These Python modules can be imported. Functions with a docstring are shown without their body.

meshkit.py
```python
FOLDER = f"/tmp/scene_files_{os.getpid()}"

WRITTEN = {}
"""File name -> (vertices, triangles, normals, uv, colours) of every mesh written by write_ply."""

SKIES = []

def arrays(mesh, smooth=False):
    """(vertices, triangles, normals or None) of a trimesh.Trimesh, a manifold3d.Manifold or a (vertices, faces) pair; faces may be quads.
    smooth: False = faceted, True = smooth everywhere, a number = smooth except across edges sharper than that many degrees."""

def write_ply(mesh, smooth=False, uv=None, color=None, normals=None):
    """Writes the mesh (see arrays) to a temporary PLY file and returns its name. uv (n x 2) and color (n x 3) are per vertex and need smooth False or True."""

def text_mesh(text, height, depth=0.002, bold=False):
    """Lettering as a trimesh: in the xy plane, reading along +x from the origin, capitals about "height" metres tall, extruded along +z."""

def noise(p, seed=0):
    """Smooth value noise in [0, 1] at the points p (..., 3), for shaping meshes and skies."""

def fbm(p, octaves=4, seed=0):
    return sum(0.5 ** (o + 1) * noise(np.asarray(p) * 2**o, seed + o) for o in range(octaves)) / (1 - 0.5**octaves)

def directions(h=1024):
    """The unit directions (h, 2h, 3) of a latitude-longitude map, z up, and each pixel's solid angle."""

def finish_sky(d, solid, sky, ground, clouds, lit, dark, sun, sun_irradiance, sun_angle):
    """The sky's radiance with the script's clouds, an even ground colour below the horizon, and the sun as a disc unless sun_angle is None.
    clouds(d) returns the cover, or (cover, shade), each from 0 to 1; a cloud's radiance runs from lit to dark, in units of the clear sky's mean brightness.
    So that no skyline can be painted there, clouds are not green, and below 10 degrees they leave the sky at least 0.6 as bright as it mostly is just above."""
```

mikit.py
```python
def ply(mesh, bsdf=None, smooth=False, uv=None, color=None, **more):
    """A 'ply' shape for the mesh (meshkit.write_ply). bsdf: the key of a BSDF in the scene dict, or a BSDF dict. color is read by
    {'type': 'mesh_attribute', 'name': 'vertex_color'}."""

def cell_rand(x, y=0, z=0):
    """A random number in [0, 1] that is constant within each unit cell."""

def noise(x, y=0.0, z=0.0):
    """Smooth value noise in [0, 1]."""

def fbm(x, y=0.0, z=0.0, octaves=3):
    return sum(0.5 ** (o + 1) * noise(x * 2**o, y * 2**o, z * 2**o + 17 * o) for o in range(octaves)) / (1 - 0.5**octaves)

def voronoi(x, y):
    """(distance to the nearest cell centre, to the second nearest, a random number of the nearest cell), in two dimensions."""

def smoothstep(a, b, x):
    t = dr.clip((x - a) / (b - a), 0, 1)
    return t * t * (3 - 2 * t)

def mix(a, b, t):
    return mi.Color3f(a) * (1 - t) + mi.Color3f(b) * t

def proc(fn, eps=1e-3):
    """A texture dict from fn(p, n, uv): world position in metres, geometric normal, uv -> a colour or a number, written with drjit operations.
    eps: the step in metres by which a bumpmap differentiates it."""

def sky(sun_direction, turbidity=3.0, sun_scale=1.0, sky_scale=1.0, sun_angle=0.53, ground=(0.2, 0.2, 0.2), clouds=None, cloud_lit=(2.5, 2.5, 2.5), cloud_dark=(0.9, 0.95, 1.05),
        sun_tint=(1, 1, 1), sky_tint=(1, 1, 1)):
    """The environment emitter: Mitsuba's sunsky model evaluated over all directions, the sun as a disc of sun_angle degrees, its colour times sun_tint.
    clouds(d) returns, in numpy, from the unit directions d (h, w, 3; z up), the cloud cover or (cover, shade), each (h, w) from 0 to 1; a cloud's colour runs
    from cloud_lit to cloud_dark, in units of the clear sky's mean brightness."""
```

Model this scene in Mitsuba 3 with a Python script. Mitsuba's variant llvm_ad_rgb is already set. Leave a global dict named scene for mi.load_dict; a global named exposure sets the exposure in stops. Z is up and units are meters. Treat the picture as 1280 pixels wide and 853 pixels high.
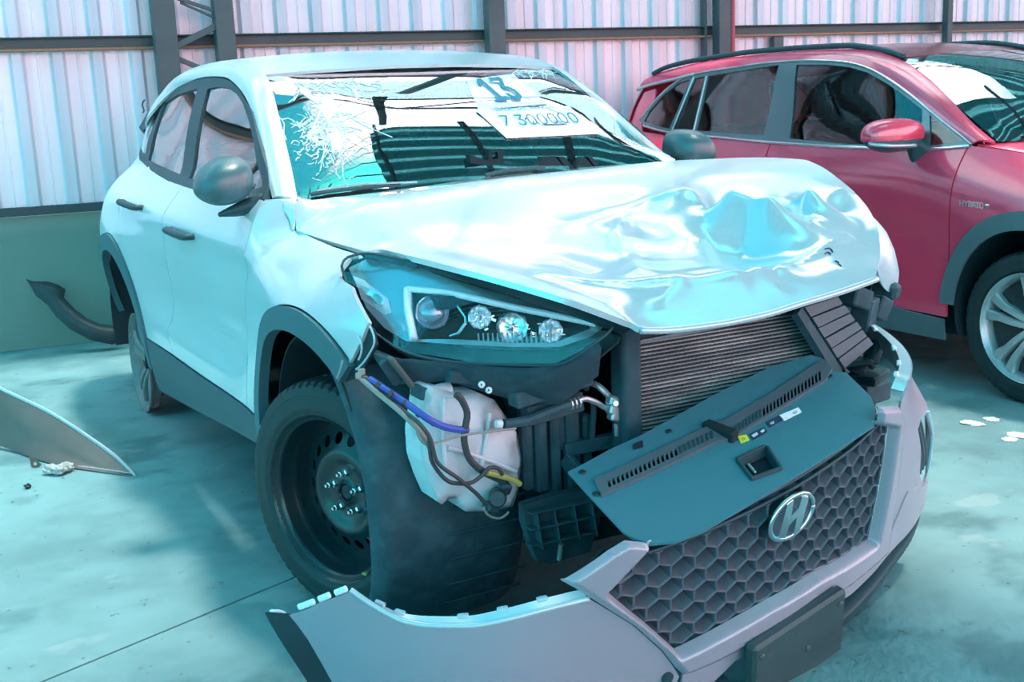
import math, numpy as np, trimesh, shapely, mitsuba as mi, drjit as dr
import mikit, meshkit, manifold3d as m3
from mikit import proc, noise, fbm, smoothstep, mix, voronoi
from scipy.spatial import Delaunay
from scipy.interpolate import RBFInterpolator, RectBivariateSpline, CubicSpline, PchipInterpolator, splprep, splev
from shapely.geometry import Polygon, Point, box as sbox
T = mi.ScalarTransform4f
A_ = np.array
rng = np.random.default_rng(7)
scene, labels = {}, {}

# ------------------------------------------------------------------ camera, sky, exposure
CAM = A_([-1.8557, -2.9571, 1.3941]); YAW, PITCH, ROLL, FPX = 0.4895, 0.2043, -0.0422, 1441.7
FW = A_([math.sin(YAW)*math.cos(PITCH), math.cos(YAW)*math.cos(PITCH), -math.sin(PITCH)])
_r = A_([math.cos(YAW), -math.sin(YAW), 0]); _u = np.cross(_r, FW)
RT = math.cos(ROLL)*_r + math.sin(ROLL)*_u
UP = -math.sin(ROLL)*_r + math.cos(ROLL)*_u
scene['camera'] = {'type': 'perspective', 'fov': 2*math.degrees(math.atan(640/FPX)), 'fov_axis': 'x', 'near_clip': 0.05, 'far_clip': 500,
    'to_world': T().look_at(origin=CAM.tolist(), target=(CAM+FW).tolist(), up=UP.tolist())}
SUN = A_([0.27, -0.09, 1.0])
def clouds(d):                      # added: low haze tinting the front light, cloud bank whitening the windscreen reflection; else clear
    z = d[..., 2]
    n = meshkit.fbm(d*3.0, 4, 3)
    front = (d[..., 0]*0.77 - d[..., 1]*0.64)/np.maximum(np.hypot(d[..., 0], d[..., 1]), 1e-6)
    haze = np.clip((0.55 - z)/0.40 + (n-0.5)*0.4*(z > 0.1), 0, 1)*np.clip((front-0.05)/0.6, 0, 1)
    az = (d[..., 0]*0.64 + d[..., 1]*0.77)/np.maximum(np.hypot(d[..., 0], d[..., 1]), 1e-6)
    bank = np.clip((az-0.86)/0.08, 0, 1)*np.clip((z-0.30)/0.12, 0, 1)*np.clip((0.985-z)/0.05, 0, 1)*np.clip(0.85+1.2*(n-0.45), 0, 1)
    return np.clip(np.maximum(haze, bank), 0, 1), np.clip(1.0-bank, 0, 1)
scene['sky'] = mikit.sky(SUN, turbidity=4.0, sun_scale=0.27, sky_scale=1.5, sun_angle=7.0, ground=(0.25, 0.26, 0.27),
    clouds=clouds, cloud_lit=(4.0, 4.0, 4.2), cloud_dark=(3.4, 2.1, 2.4), sun_tint=(1.1, 1.16, 1.37), sky_tint=(0.14, 1.2, 0.93))
exposure = 3.13

# ------------------------------------------------------------------ helpers
def ray(px, py):
    return FW + (px-640)/FPX*RT - (py-426.5)/FPX*UP
def at(px, py, ax, val):            # point of the world on the plane ax = val that the survey point shows
    d = ray(px, py); i = 'xyz'.index(ax)
    return CAM + (val-CAM[i])/d[i]*d
def atp(px, py, p0, n):
    d = ray(px, py)
    return CAM + ((A_(p0)-CAM)@A_(n))/(d@A_(n))*d
def on_surf(px, py, f, t0=2.0, t1=9.0):   # first crossing of f(point) = 0 along the sight line
    d = ray(px, py); ts = np.linspace(t0, t1, 1400)
    v = f(CAM[None]+ts[:, None]*d[None]); k = np.nonzero(np.diff(np.sign(v)) != 0)[0]
    if not len(k): return CAM+d*(t0+t1)/2
    k = k[0]; w = v[k]/(v[k]-v[k+1])
    return CAM + (ts[k]+w*(ts[k+1]-ts[k]))*d
def add(key, mesh, mat, smooth=32, **k):
    base, i = key, 0
    while key in scene: i += 1; key = f'{base}_{i:03d}'
    scene[key] = mikit.ply(mesh, 'm_'+mat, smooth=smooth, **k)
    return key
def lab(key, label=None, category=None, group=None, kind=None):
    labels[key] = {k: v for k, v in dict(label=label, category=category, group=group, kind=kind).items() if v}
def TM(V, F): return trimesh.Trimesh(np.asarray(V, float), np.asarray(F, int), process=False)
def cat(ms): return trimesh.util.concatenate([m if isinstance(m, trimesh.Trimesh) else TM(m.to_mesh().vert_properties[:, :3], m.to_mesh().tri_verts) for m in ms])
def mirror(m):
    return TM(np.asarray(m.vertices)*[-1, 1, 1], np.asarray(m.faces)[:, ::-1])
def vnorm(V, F):
    n = np.zeros_like(V); c = np.cross(V[F[:, 1]]-V[F[:, 0]], V[F[:, 2]]-V[F[:, 0]])
    for k in range(3): np.add.at(n, F[:, k], c)
    return n/np.maximum(np.linalg.norm(n, axis=1, keepdims=True), 1e-12)
def solid(V, F, th, out=None):      # gives a sheet its thickness, inwards
    V, F = np.asarray(V, float), np.asarray(F, int)
    n = vnorm(V, F)
    if out is not None and (n@A_(out)).mean() < 0: F = F[:, ::-1]; n = -n
    if not th: return TM(V, F)
    e = np.sort(np.vstack([F[:, [0, 1]], F[:, [1, 2]], F[:, [2, 0]]]), 1)
    _, idx, cnt = np.unique(e, axis=0, return_index=True, return_counts=True)
    E = np.vstack([F[:, [0, 1]], F[:, [1, 2]], F[:, [2, 0]]])[idx[cnt == 1]]
    N = len(V)
    side = np.vstack([np.c_[E[:, 0], E[:, 0]+N, E[:, 1]], np.c_[E[:, 1], E[:, 0]+N, E[:, 1]+N]])
    return TM(np.vstack([V, V-n*th]), np.vstack([F, F[:, ::-1]+N, side]))
def tri2d(poly, step):
    if isinstance(poly, (list, np.ndarray)): poly = Polygon(poly)
    if not poly.is_valid: poly = poly.buffer(0)
    if poly.geom_type == 'MultiPolygon': poly = max(poly.geoms, key=lambda g: g.area)
    seg = poly.segmentize(step)
    pts = [A_(r.coords)[:-1] for r in [seg.exterior, *seg.interiors]]
    x0, y0, x1, y1 = poly.bounds
    gx, gy = np.meshgrid(np.arange(x0, x1+step, step), np.arange(y0, y1+step, step*0.866))
    gx = gx + (np.arange(gx.shape[0]) % 2)[:, None]*step*0.5
    g = np.c_[gx.ravel(), gy.ravel()]
    inner = poly.buffer(-0.5*step)
    if not inner.is_empty: pts.append(g[shapely.contains_xy(inner, g[:, 0], g[:, 1])])
    P = np.vstack(pts)
    F = Delaunay(P).simplices
    c = P[F].mean(1)
    F = F[shapely.contains_xy(poly, c[:, 0], c[:, 1])]
    a = P[F]; e1, e2 = a[:, 1]-a[:, 0], a[:, 2]-a[:, 0]; area = e1[:, 0]*e2[:, 1]-e1[:, 1]*e2[:, 0]
    F = np.where((area < 0)[:, None], F[:, ::-1], F)[np.abs(area) > 1e-10]
    return P, F
def surf(poly, fn, step=0.04, th=0.006, out=None):
    P, F = tri2d(poly, step)
    V = fn(P)
    if out is None: return solid(V, F, th)
    return solid(V, F, th, out)
def spl(pts, n=24, closed=False, smooth=True):   # a smooth curve through points
    p = np.asarray(pts, float)
    if closed: p = np.vstack([p, p[:1]])
    s = np.r_[0, np.cumsum(np.linalg.norm(np.diff(p, axis=0), axis=1))]
    u = np.linspace(0, s[-1], n + (1 if closed else 0))
    if not smooth or len(p) < 3: q = np.c_[tuple(np.interp(u, s, p[:, k]) for k in range(p.shape[1]))]
    elif closed: q = CubicSpline(s, p, bc_type='periodic')(u)
    else: q = PchipInterpolator(s, p)(u)
    return q[:-1] if closed else q
def grid_faces(nu, nv):
    i, j = np.meshgrid(np.arange(nu-1), np.arange(nv-1), indexing='ij'); a = (i*nv+j).ravel()
    return np.vstack([np.c_[a, a+nv, a+nv+1], np.c_[a, a+nv+1, a+1]])
def loft(curves, nu=24, nv=8, th=0.006, out=None, linear=False):
    C = np.stack([spl(c, nu) for c in curves]); k = len(C)
    t = np.linspace(0, 1, k)
    v = np.linspace(0, 1, nv)
    G = PchipInterpolator(t, C, axis=0)(v) if k > 2 and not linear else np.stack([[np.interp(v, t, C[:, i, j]) for j in range(3)] for i in range(nu)]).transpose(2, 0, 1)
    V = np.asarray(G).transpose(1, 0, 2).reshape(-1, 3)
    return solid(V, grid_faces(nu, nv), th, out)
def tube(pts, r, sides=8, n=None, smooth=True, flat=None):
    p = spl(pts, n or max(2, 6*len(pts)), smooth=smooth)
    t = np.gradient(p, axis=0); t /= np.linalg.norm(t, axis=1, keepdims=True)
    a = np.zeros_like(p); ref = A_([0, 0, 1.0]) if abs(t[0, 2]) < 0.9 else A_([1.0, 0, 0])
    a[0] = np.cross(t[0], ref)
    for k in range(1, len(p)): a[k] = a[k-1]-t[k]*(a[k-1]@t[k])
    a /= np.linalg.norm(a, axis=1, keepdims=True); b = np.cross(t, a)
    th = np.arange(sides)*2*np.pi/sides
    rr = np.broadcast_to(r, (len(p),))[:, None, None]
    V = (p[:, None]+rr*(np.cos(th)[None, :, None]*a[:, None]+np.sin(th)[None, :, None]*b[:, None]*(flat or 1))).reshape(-1, 3)
    N = len(p); F = []
    for i in range(N-1):
        for j in range(sides):
            q, w = i*sides+j, i*sides+(j+1) % sides
            F += [[q, w, w+sides], [q, w+sides, q+sides]]
    c0, c1 = len(V), len(V)+1
    V = np.vstack([V, p[0], p[-1]])
    for j in range(sides):
        F += [[c0, (j+1) % sides, j], [c1, (N-1)*sides+j, (N-1)*sides+(j+1) % sides]]
    return TM(V, F)
def frame(o, x, y):                 # matrix with columns x, y, z = x cross y
    x = A_(x, float); x = x/np.linalg.norm(x); y = A_(y, float); y = y-x*(x@y); y /= np.linalg.norm(y)
    M = np.eye(4); M[:3, 0], M[:3, 1], M[:3, 2], M[:3, 3] = x, y, np.cross(x, y), o
    return M
def mv(m, M):
    m = TM(np.asarray(m.vertices)@M[:3, :3].T+M[:3, 3], np.asarray(m.faces))
    if np.linalg.det(M[:3, :3]) < 0: m = TM(m.vertices, m.faces[:, ::-1])
    return m
def cbox(size, b=0.004):            # box with chamfered edges about the origin
    s = A_(size, float)/2; b = min(b, s.min()*0.9)
    P = [[sx*(s[0]-b*(k != 0)), sy*(s[1]-b*(k != 1)), sz*(s[2]-b*(k != 2))] for sx in (-1, 1) for sy in (-1, 1) for sz in (-1, 1) for k in range(3)]
    return trimesh.convex.convex_hull(A_(P))
def bxm(c, size, rot=(0, 0, 0), b=0.004):
    M = trimesh.transformations.euler_matrix(*np.radians(rot)); M[:3, 3] = c
    return mv(cbox(size, b), M)
def beam(p0, p1, w, h, upv=(0, 0, 1), b=0.003):
    p0, p1 = A_(p0, float), A_(p1, float); L = np.linalg.norm(p1-p0); x = (p1-p0)/L
    u = A_(upv, float)
    if abs(x@u) > 0.95: u = A_([0, 1.0, 0])
    return mv(cbox((L, w, h), b), frame((p0+p1)/2, x, np.cross(u, x)))
def prism(poly, h, M=None):         # extrusion of a 2-D outline along +z of the frame
    if isinstance(poly, (list, np.ndarray)): poly = Polygon(poly)
    poly = poly.buffer(0)
    m = cat([trimesh.creation.extrude_polygon(g, h, engine='earcut') for g in getattr(poly, 'geoms', [poly])])
    return m if M is None else mv(m, M)
def lathe(prof, n=48, M=None):      # profile of (radius, height) turned about z
    p = np.asarray(prof, float); a = np.arange(n)*2*np.pi/n
    V = np.stack([p[:, None, 0]*np.cos(a), p[:, None, 0]*np.sin(a), np.broadcast_to(p[:, None, 1], (len(p), n))], -1).reshape(-1, 3)
    F = []
    for i in range(len(p)-1):
        j = np.arange(n); q, w = i*n+j, i*n+(j+1) % n
        F += [np.c_[q, w, w+n], np.c_[q, w+n, q+n]]
    m = TM(V, np.vstack(F))
    return m if M is None else mv(m, M)
def hullof(spheres, n=1):           # rounded body: hull of (centre, radius) balls
    ico = trimesh.creation.icosphere(n).vertices
    return trimesh.convex.convex_hull(np.vstack([A_(c)+ico*r for c, r in spheres]))
def rbox(lo, hi, r, M=None, n=2):
    lo, hi = A_(lo, float), A_(hi, float)
    m = hullof([((x, y, z), r) for x in (lo[0]+r, hi[0]-r) for y in (lo[1]+r, hi[1]-r) for z in (lo[2]+r, hi[2]-r)], n)
    return m if M is None else mv(m, M)
def planefit(P, toward=None):
    P = np.asarray(P, float); c = P.mean(0); u, s, vt = np.linalg.svd(P-c)
    n = vt[2]; x = vt[0]
    if n@((CAM if toward is None else A_(toward))-c) < 0: n = -n
    M = np.eye(4); M[:3, 0], M[:3, 1], M[:3, 2], M[:3, 3] = x, np.cross(n, x), n, c
    return M
def patch(pts, bulge=0.0, step=0.02, th=0.004, extra=None, smooth_edge=0, toward=None, off=0.0, holes=()):
    """a curved sheet spanning an outline of points in space"""
    P = np.asarray(pts, float); M = planefit(P, toward); Mi = np.linalg.inv(M)
    L = P@Mi[:3, :3].T+Mi[:3, 3]
    Q = L if extra is None else np.vstack([L, np.asarray(extra)@Mi[:3, :3].T+Mi[:3, 3]])
    rbf = RBFInterpolator(Q[:, :2], Q[:, 2], kernel='thin_plate_spline', smoothing=1e-9)
    poly = Polygon(L[:, :2])
    if smooth_edge: poly = poly.buffer(-smooth_edge).buffer(2*smooth_edge).buffer(-smooth_edge)
    for h in holes:
        h = np.asarray(h)@Mi[:3, :3].T+Mi[:3, 3]; poly = poly.difference(Polygon(h[:, :2]))
    P2, F = tri2d(poly, step)
    z = rbf(P2)
    if bulge:
        dist = shapely.distance(shapely.points(P2), poly.exterior); dm = dist.max()
        z = z+bulge*(1-(1-np.clip(dist/dm, 0, 1))**2)
    V = np.c_[P2, z+off]@M[:3, :3].T+M[:3, 3]
    if th <= .02: return solid(V, F, th, M[:3, 2])
    m = solid(V, F, 1e-6, M[:3, 2]); n = len(V); V2 = np.asarray(m.vertices).copy(); V2[n:] = (V+L.mean(0)[2]*0-M[:3, 2]*th)
    return TM(V2, m.faces)
def fnpatch(pts):
    """height function (world points on the sheet through these points) used to lay details on a patch"""
    P = np.asarray(pts, float); M = planefit(P); Mi = np.linalg.inv(M); L = P@Mi[:3, :3].T+Mi[:3, 3]
    return M, RBFInterpolator(L[:, :2], L[:, 2], kernel='thin_plate_spline', smoothing=1e-9)

# ------------------------------------------------------------------ materials
def mat(name, base, rough=0.5, metal=0.0, cc=0.0, spec=0.5, ccg=0.95, bump=None, **k):
    b = base if isinstance(base, dict) else {'type': 'rgb', 'value': list(base)}
    d = {'type': 'principled', 'base_color': b, 'roughness': rough, 'metallic': metal, **({} if spec is None else {'specular': spec}), **k}
    if cc: d |= {'clearcoat': cc, 'clearcoat_gloss': ccg}
    if bump: d = {'type': 'bumpmap', 'tex': bump[0], 'scale': bump[1], 'bsdf': d}
    scene['m_'+name] = {'type': 'twosided', 'bsdf': d}
mat('white_paint', (0.47, 0.53, 0.555), 0.17, 0.10, 1.0, spec=None, eta=2.3)
mat('silver_paint', (0.37, 0.35, 0.40), 0.30, 0.2, 0.8)
mat('red_paint', (0.88, 0.055, 0.12), 0.14, 0.05, 1.0, spec=None, eta=1.9)
mat('black_plastic', (0.020, 0.055, 0.068), 0.5)
mat('sill_grey', (0.024, 0.080, 0.098), 0.5)
mat('grey_cladding', (0.045, 0.125, 0.145), 0.55)
mat('grille_plastic', (0.045, 0.062, 0.080), 0.35)
mat('dark_plastic', (0.010, 0.028, 0.036), 0.6)
mat('dusty_black', proc(lambda p, n, uv: mix((0.022, 0.062, 0.080), (0.045, 0.100, 0.120), smoothstep(0.35, 0.85, fbm(p.x*18, p.y*18, p.z*18, 4)))), 0.75)
mat('rubber', (0.012, 0.030, 0.035), 0.6)
mat('black_wheel', (0.006, 0.022, 0.028), 0.28, 0.0, 0.5)
mat('alloy', (0.55, 0.57, 0.58), 0.35, 0.6)
mat('dark_alloy', (0.03, 0.035, 0.04), 0.35)
mat('chrome', (0.80, 0.82, 0.84), 0.12, 1.0)
mat('satin_silver', (0.62, 0.64, 0.67), 0.3, 0.8)
mat('aluminium', (0.55, 0.55, 0.58), 0.4, 0.7)
mat('fin_metal', proc(lambda p, n, uv: mix((0.42, 0.41, 0.40), (0.22, 0.22, 0.23), smoothstep(0.35, 0.7, fbm(p.x*6, p.z*40, 3, 3)))), 0.5, 0.3)
mat('tank_plastic', proc(lambda p, n, uv: mix((0.62, 0.64, 0.68), (0.32, 0.33, 0.34), smoothstep(0.5, 0.85, fbm(p.x*14, p.y*14, p.z*9, 4)))), 0.4)
mat('hose_rubber', (0.05, 0.05, 0.055), 0.5)
mat('blue_tape', (0.06, 0.09, 0.42), 0.4)
mat('yellow_sleeve', (0.50, 0.38, 0.10), 0.5)
mat('beige_tube', (0.30, 0.28, 0.25), 0.5)
mat('white_plastic', (0.75, 0.76, 0.78), 0.4)
mat('paper', (0.95, 0.90, 0.95), 0.7)
mat('ink', (0.04, 0.25, 0.33), 0.7)
mat('ink_pale', (0.18, 0.38, 0.46), 0.7)
mat('black_ink', (0.02, 0.04, 0.08), 0.6)
mat('yellow_label', (0.75, 0.72, 0.05), 0.5)
mat('satin_teal', (0.34, 0.46, 0.50), 0.2, 0.75)
mat('light_guide', (0.85, 0.82, 0.88), 0.25, 0, 1.0)
mat('lamp_shell', (0.45, 0.62, 0.66), 0.25, 0.2, 1.0)
mat('projector_glass', (0.30, 0.32, 0.40), 0.06, 0.6, 1.0)
mat('duct_grey', (0.085, 0.115, 0.135), 0.5)
mat('strut_brown', (0.13, 0.11, 0.105), 0.6)
mat('mirror_black', (0.035, 0.095, 0.110), 0.38, 0.0, 0.3, spec=None, eta=1.7)
mat('grey_alloy', (0.20, 0.225, 0.225), 0.5, 0.3)  # evenly darker alloy tone for the rear wheel
mat('cover_plastic', (0.045, 0.175, 0.215), 0.55)
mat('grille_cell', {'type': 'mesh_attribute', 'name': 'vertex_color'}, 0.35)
mat('plate_dark', proc(lambda p, n, uv: mix(mix((0.028, 0.052, 0.056), (0.055, 0.09, 0.092), fbm(p.x*9, p.y*9, p.z*16, 4)), (0.22, 0.10, 0.055), smoothstep(0.60, 0.72, fbm(p.x*13+2, p.y*13, p.z*22, 3))*smoothstep(0.12, 0.03, dr.abs(p.x+0.10)+dr.abs(p.z-0.11)))), 0.45)
mat('red_suv_cladding', (0.10, 0.15, 0.165), 0.5)
mat('red_roof', (0.25, 0.03, 0.045), 0.2, 0.2, 1.0)
mat('pillar_grey', (0.16, 0.22, 0.24), 0.25, 0.6, 0.5)
mat('bracket_black', (0.006, 0.022, 0.028), 0.7, spec=0.25)
mat('paper_flake', (0.7, 0.7, 0.7), 0.8)
mat('shell_black', (0.02, 0.035, 0.042), 0.5)
mat('lamp_chrome', (0.72, 0.74, 0.80), 0.25, 0.35, 1.0)
mat('cabin', (0.006, 0.018, 0.024), 0.85)
mat('steel_dark', proc(lambda p, n, uv: mix((0.040, 0.062, 0.072), (0.075, 0.105, 0.115), fbm(p.x*3, p.y*3, p.z*5, 3))), 0.5)
mat('rusty_edge', (0.34, 0.16, 0.10), 0.7)
mat('red_pipe', (0.40, 0.06, 0.09), 0.5)
mat('brown_back', proc(lambda p, n, uv: mix((0.11, 0.085, 0.075), (0.17, 0.14, 0.125), fbm(p.x*6, p.y*6, p.z*6, 4))), 0.6)
mat('frost', (0.85, 0.9, 0.92), 0.6)
mat('debris', (0.42, 0.42, 0.40), 0.8)
scene['m_windshield_glass'] = {'type': 'thindielectric', 'int_ior': 2.6}
scene['m_lens_glass'] = {'type': 'thindielectric', 'int_ior': 1.5}
scene['m_tinted_glass'] = {'type': 'thindielectric', 'int_ior': 2.0, 'specular_transmittance': {'type': 'rgb', 'value': [0.035, 0.04, 0.045]}}
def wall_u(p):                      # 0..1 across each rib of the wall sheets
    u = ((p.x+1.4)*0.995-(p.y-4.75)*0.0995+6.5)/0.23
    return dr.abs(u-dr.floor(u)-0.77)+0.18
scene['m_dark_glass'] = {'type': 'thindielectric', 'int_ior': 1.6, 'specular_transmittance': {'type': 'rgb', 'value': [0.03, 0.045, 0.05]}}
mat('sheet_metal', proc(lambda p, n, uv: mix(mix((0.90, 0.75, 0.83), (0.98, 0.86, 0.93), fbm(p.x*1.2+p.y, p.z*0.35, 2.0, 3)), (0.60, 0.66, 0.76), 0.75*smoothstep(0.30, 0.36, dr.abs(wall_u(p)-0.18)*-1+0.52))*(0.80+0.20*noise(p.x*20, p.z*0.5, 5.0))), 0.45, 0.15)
scene['m_roof_clear'] = {'type': 'principledthin', 'base_color': {'type': 'rgb', 'value': [0.95, 0.97, 0.97]}, 'roughness': 0.5, 'diff_trans': 1.9}
scene['m_roof_striped'] = {'type': 'principledthin', 'base_color': proc(lambda p, n, uv: mix((0.10, 0.34, 0.36), (0.62, 0.97, 0.97), smoothstep(0.30, 0.42, dr.abs(p.y/0.34-dr.floor(p.y/0.34)-0.5))*(0.6+0.4*noise(p.x*0.9, dr.floor(p.y/0.34), 1.0)))), 'roughness': 0.5, 'diff_trans': 1.15}  # rib light and shade painted as stripes on a sheet that passes daylight
def plinth_col(p, n, uv):
    a = fbm(p.x*1.3, p.z*2.0+4, p.y, 4)
    c = mix((0.13, 0.225, 0.20), (0.175, 0.28, 0.25), a)
    return mix(c, (0.26, 0.36, 0.32), 0.5*smoothstep(0.70, 0.78, p.z+0.05*(fbm(p.x*3, 1.0, 0.0, 3)-0.5)))
mat('plinth', proc(plinth_col), 0.8)
def floor_col(p, n, uv):
    a = fbm(p.x*0.9+3, p.y*0.9, 0.0, 4)
    b = fbm(p.x*7, p.y*7, 3.0, 4)
    s = fbm(p.x*3.1-p.y*1.4, p.x*1.2+p.y*5.0, 9.0, 4)
    c = mix((0.125, 0.235, 0.240), (0.195, 0.345, 0.350), smoothstep(0.25, 0.75, a*0.6+b*0.4))
    c = mix(c, (0.07, 0.165, 0.175), 0.75*smoothstep(0.52, 0.78, s))
    sp = fbm(p.x*34, p.y*34, 1.0, 3)
    c = mix(c, (0.10, 0.11, 0.11), 0.7*smoothstep(0.80, 0.88, sp))
    return mix(c, (0.52, 0.52, 0.50), 0.2*smoothstep(0.76, 0.84, fbm(p.x*5+40, p.y*5, 7.0, 4)))
mat('concrete', proc(floor_col), 0.75, bump=(proc(lambda p, n, uv: fbm(p.x*60, p.y*60, 0.0, 3)), 0.003))
mat('joint_dark', (0.03, 0.035, 0.035), 0.9)
# ------------------------------------------------------------------ the hall: floor, back wall, roof, columns
JA, JD = A_([-1.67, 0.01]), A_([0.938, 0.346]); JD = JD/np.linalg.norm(JD); JN = A_([-JD[1], JD[0]])
room = sbox(-12, -9, 26, 7)
add('floor', bxm((7, -1, -0.11), (38, 16, 0.18)), 'joint_dark', False); lab('floor', kind='structure', label='grey concrete slab floor with one straight joint')
for sgn in (1, -1):
    half = Polygon([JA-JD*40+sgn*JN*0.004, JA+JD*40+sgn*JN*0.004, JA+JD*40+sgn*JN*40, JA-JD*40+sgn*JN*40])
    add('floor__slab', prism(room.intersection(half), 0.021, frame((0, 0, -0.021), (1, 0, 0), (0, 1, 0))), 'concrete', False)
W0, WD = A_([-1.4, 4.75, 0]), A_([0.995, -0.0995, 0]); WD = WD/np.linalg.norm(WD); WN = A_([WD[1], -WD[0], 0])
def wp(s, z, off=0.0): return W0+WD*s+WN*off+A_([0, 0, z])
def wall_box(s0, s1, z0, z1, d0, d1, b=0.004):
    return mv(cbox((s1-s0, d1-d0, z1-z0), b), frame(wp((s0+s1)/2, (z0+z1)/2, (d0+d1)/2), WD, -WN))
def sof(px, py, off=0.0):
    X = atp(px, py, wp(0, 0, off), WN); return (X-W0)@WD, X[2]
add('wall_back', wall_box(-7, 19, 0, 0.83, -0.16, 0.0), 'plinth', False)
lab('wall_back', kind='structure', label='back wall of pale corrugated metal sheets above a low concrete plinth')
def corrug(width, length, pitch=0.23, depth=0.028, th=0.003):
    xs, zs = [], []
    k = int(round(width/pitch))
    for i in range(k):
        for u, h in ((0, 0), (0.055, 0), (0.06, 0.006), (0.068, 0.006), (0.073, 0), (0.128, 0), (0.150, 1), (0.205, 1), (0.226, 0)):
            xs.append(i*pitch+u*pitch/0.23); zs.append(h*depth if h in (0, 1) else h)
    xs.append(k*pitch+0.03); zs.append(0)
    x, z = A_(xs), A_(zs); n = len(x)
    V = np.stack([np.r_[x, x], np.r_[z, z], np.r_[np.zeros(n), np.full(n, length)]], 1).reshape(2, n, 3).transpose(1, 0, 2).reshape(-1, 3)
    return solid(V, grid_faces(n, 2), th, (0, 1, 0))
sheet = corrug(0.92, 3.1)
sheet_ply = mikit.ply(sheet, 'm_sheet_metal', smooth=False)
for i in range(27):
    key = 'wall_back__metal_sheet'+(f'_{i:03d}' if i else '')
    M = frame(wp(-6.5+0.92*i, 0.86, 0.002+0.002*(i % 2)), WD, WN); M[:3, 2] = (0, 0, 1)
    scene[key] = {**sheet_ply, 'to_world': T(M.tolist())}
add('wall_back__base_rail', cat([wall_box(-7, 18.5, 0.835, 0.888, 0.0, 0.05)]), 'black_plastic', False)
for z in (1.81, 2.75, 3.8):
    k = add('wall_back__girt', cat([wall_box(-7, 18.5, z+0.012, z+0.08, 0.033, 0.042, 0.002), wall_box(-7, 18.5, z+0.072, z+0.08, 0.033, 0.09, 0.002)]), 'steel_dark', False)
    add(k+'__lower_flange', wall_box(-7, 18.5, z-0.004, z+0.0115, 0.033, 0.092, 0.002), 'rusty_edge', False)
def post(s, w, d0, d1, z1=5.6): return wall_box(s-w/2, s+w/2, 0, z1, d0, d1)
sa, sb = sof(207, 50, 0.2)[0], sof(281, 40, 0.2)[0]
add('truss_column__chord', post(sa, 0.135, 0.11, 0.24), 'steel_dark', False)
add('truss_column__chord', post(sb, 0.115, 0.11, 0.24), 'steel_dark', False)
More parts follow.
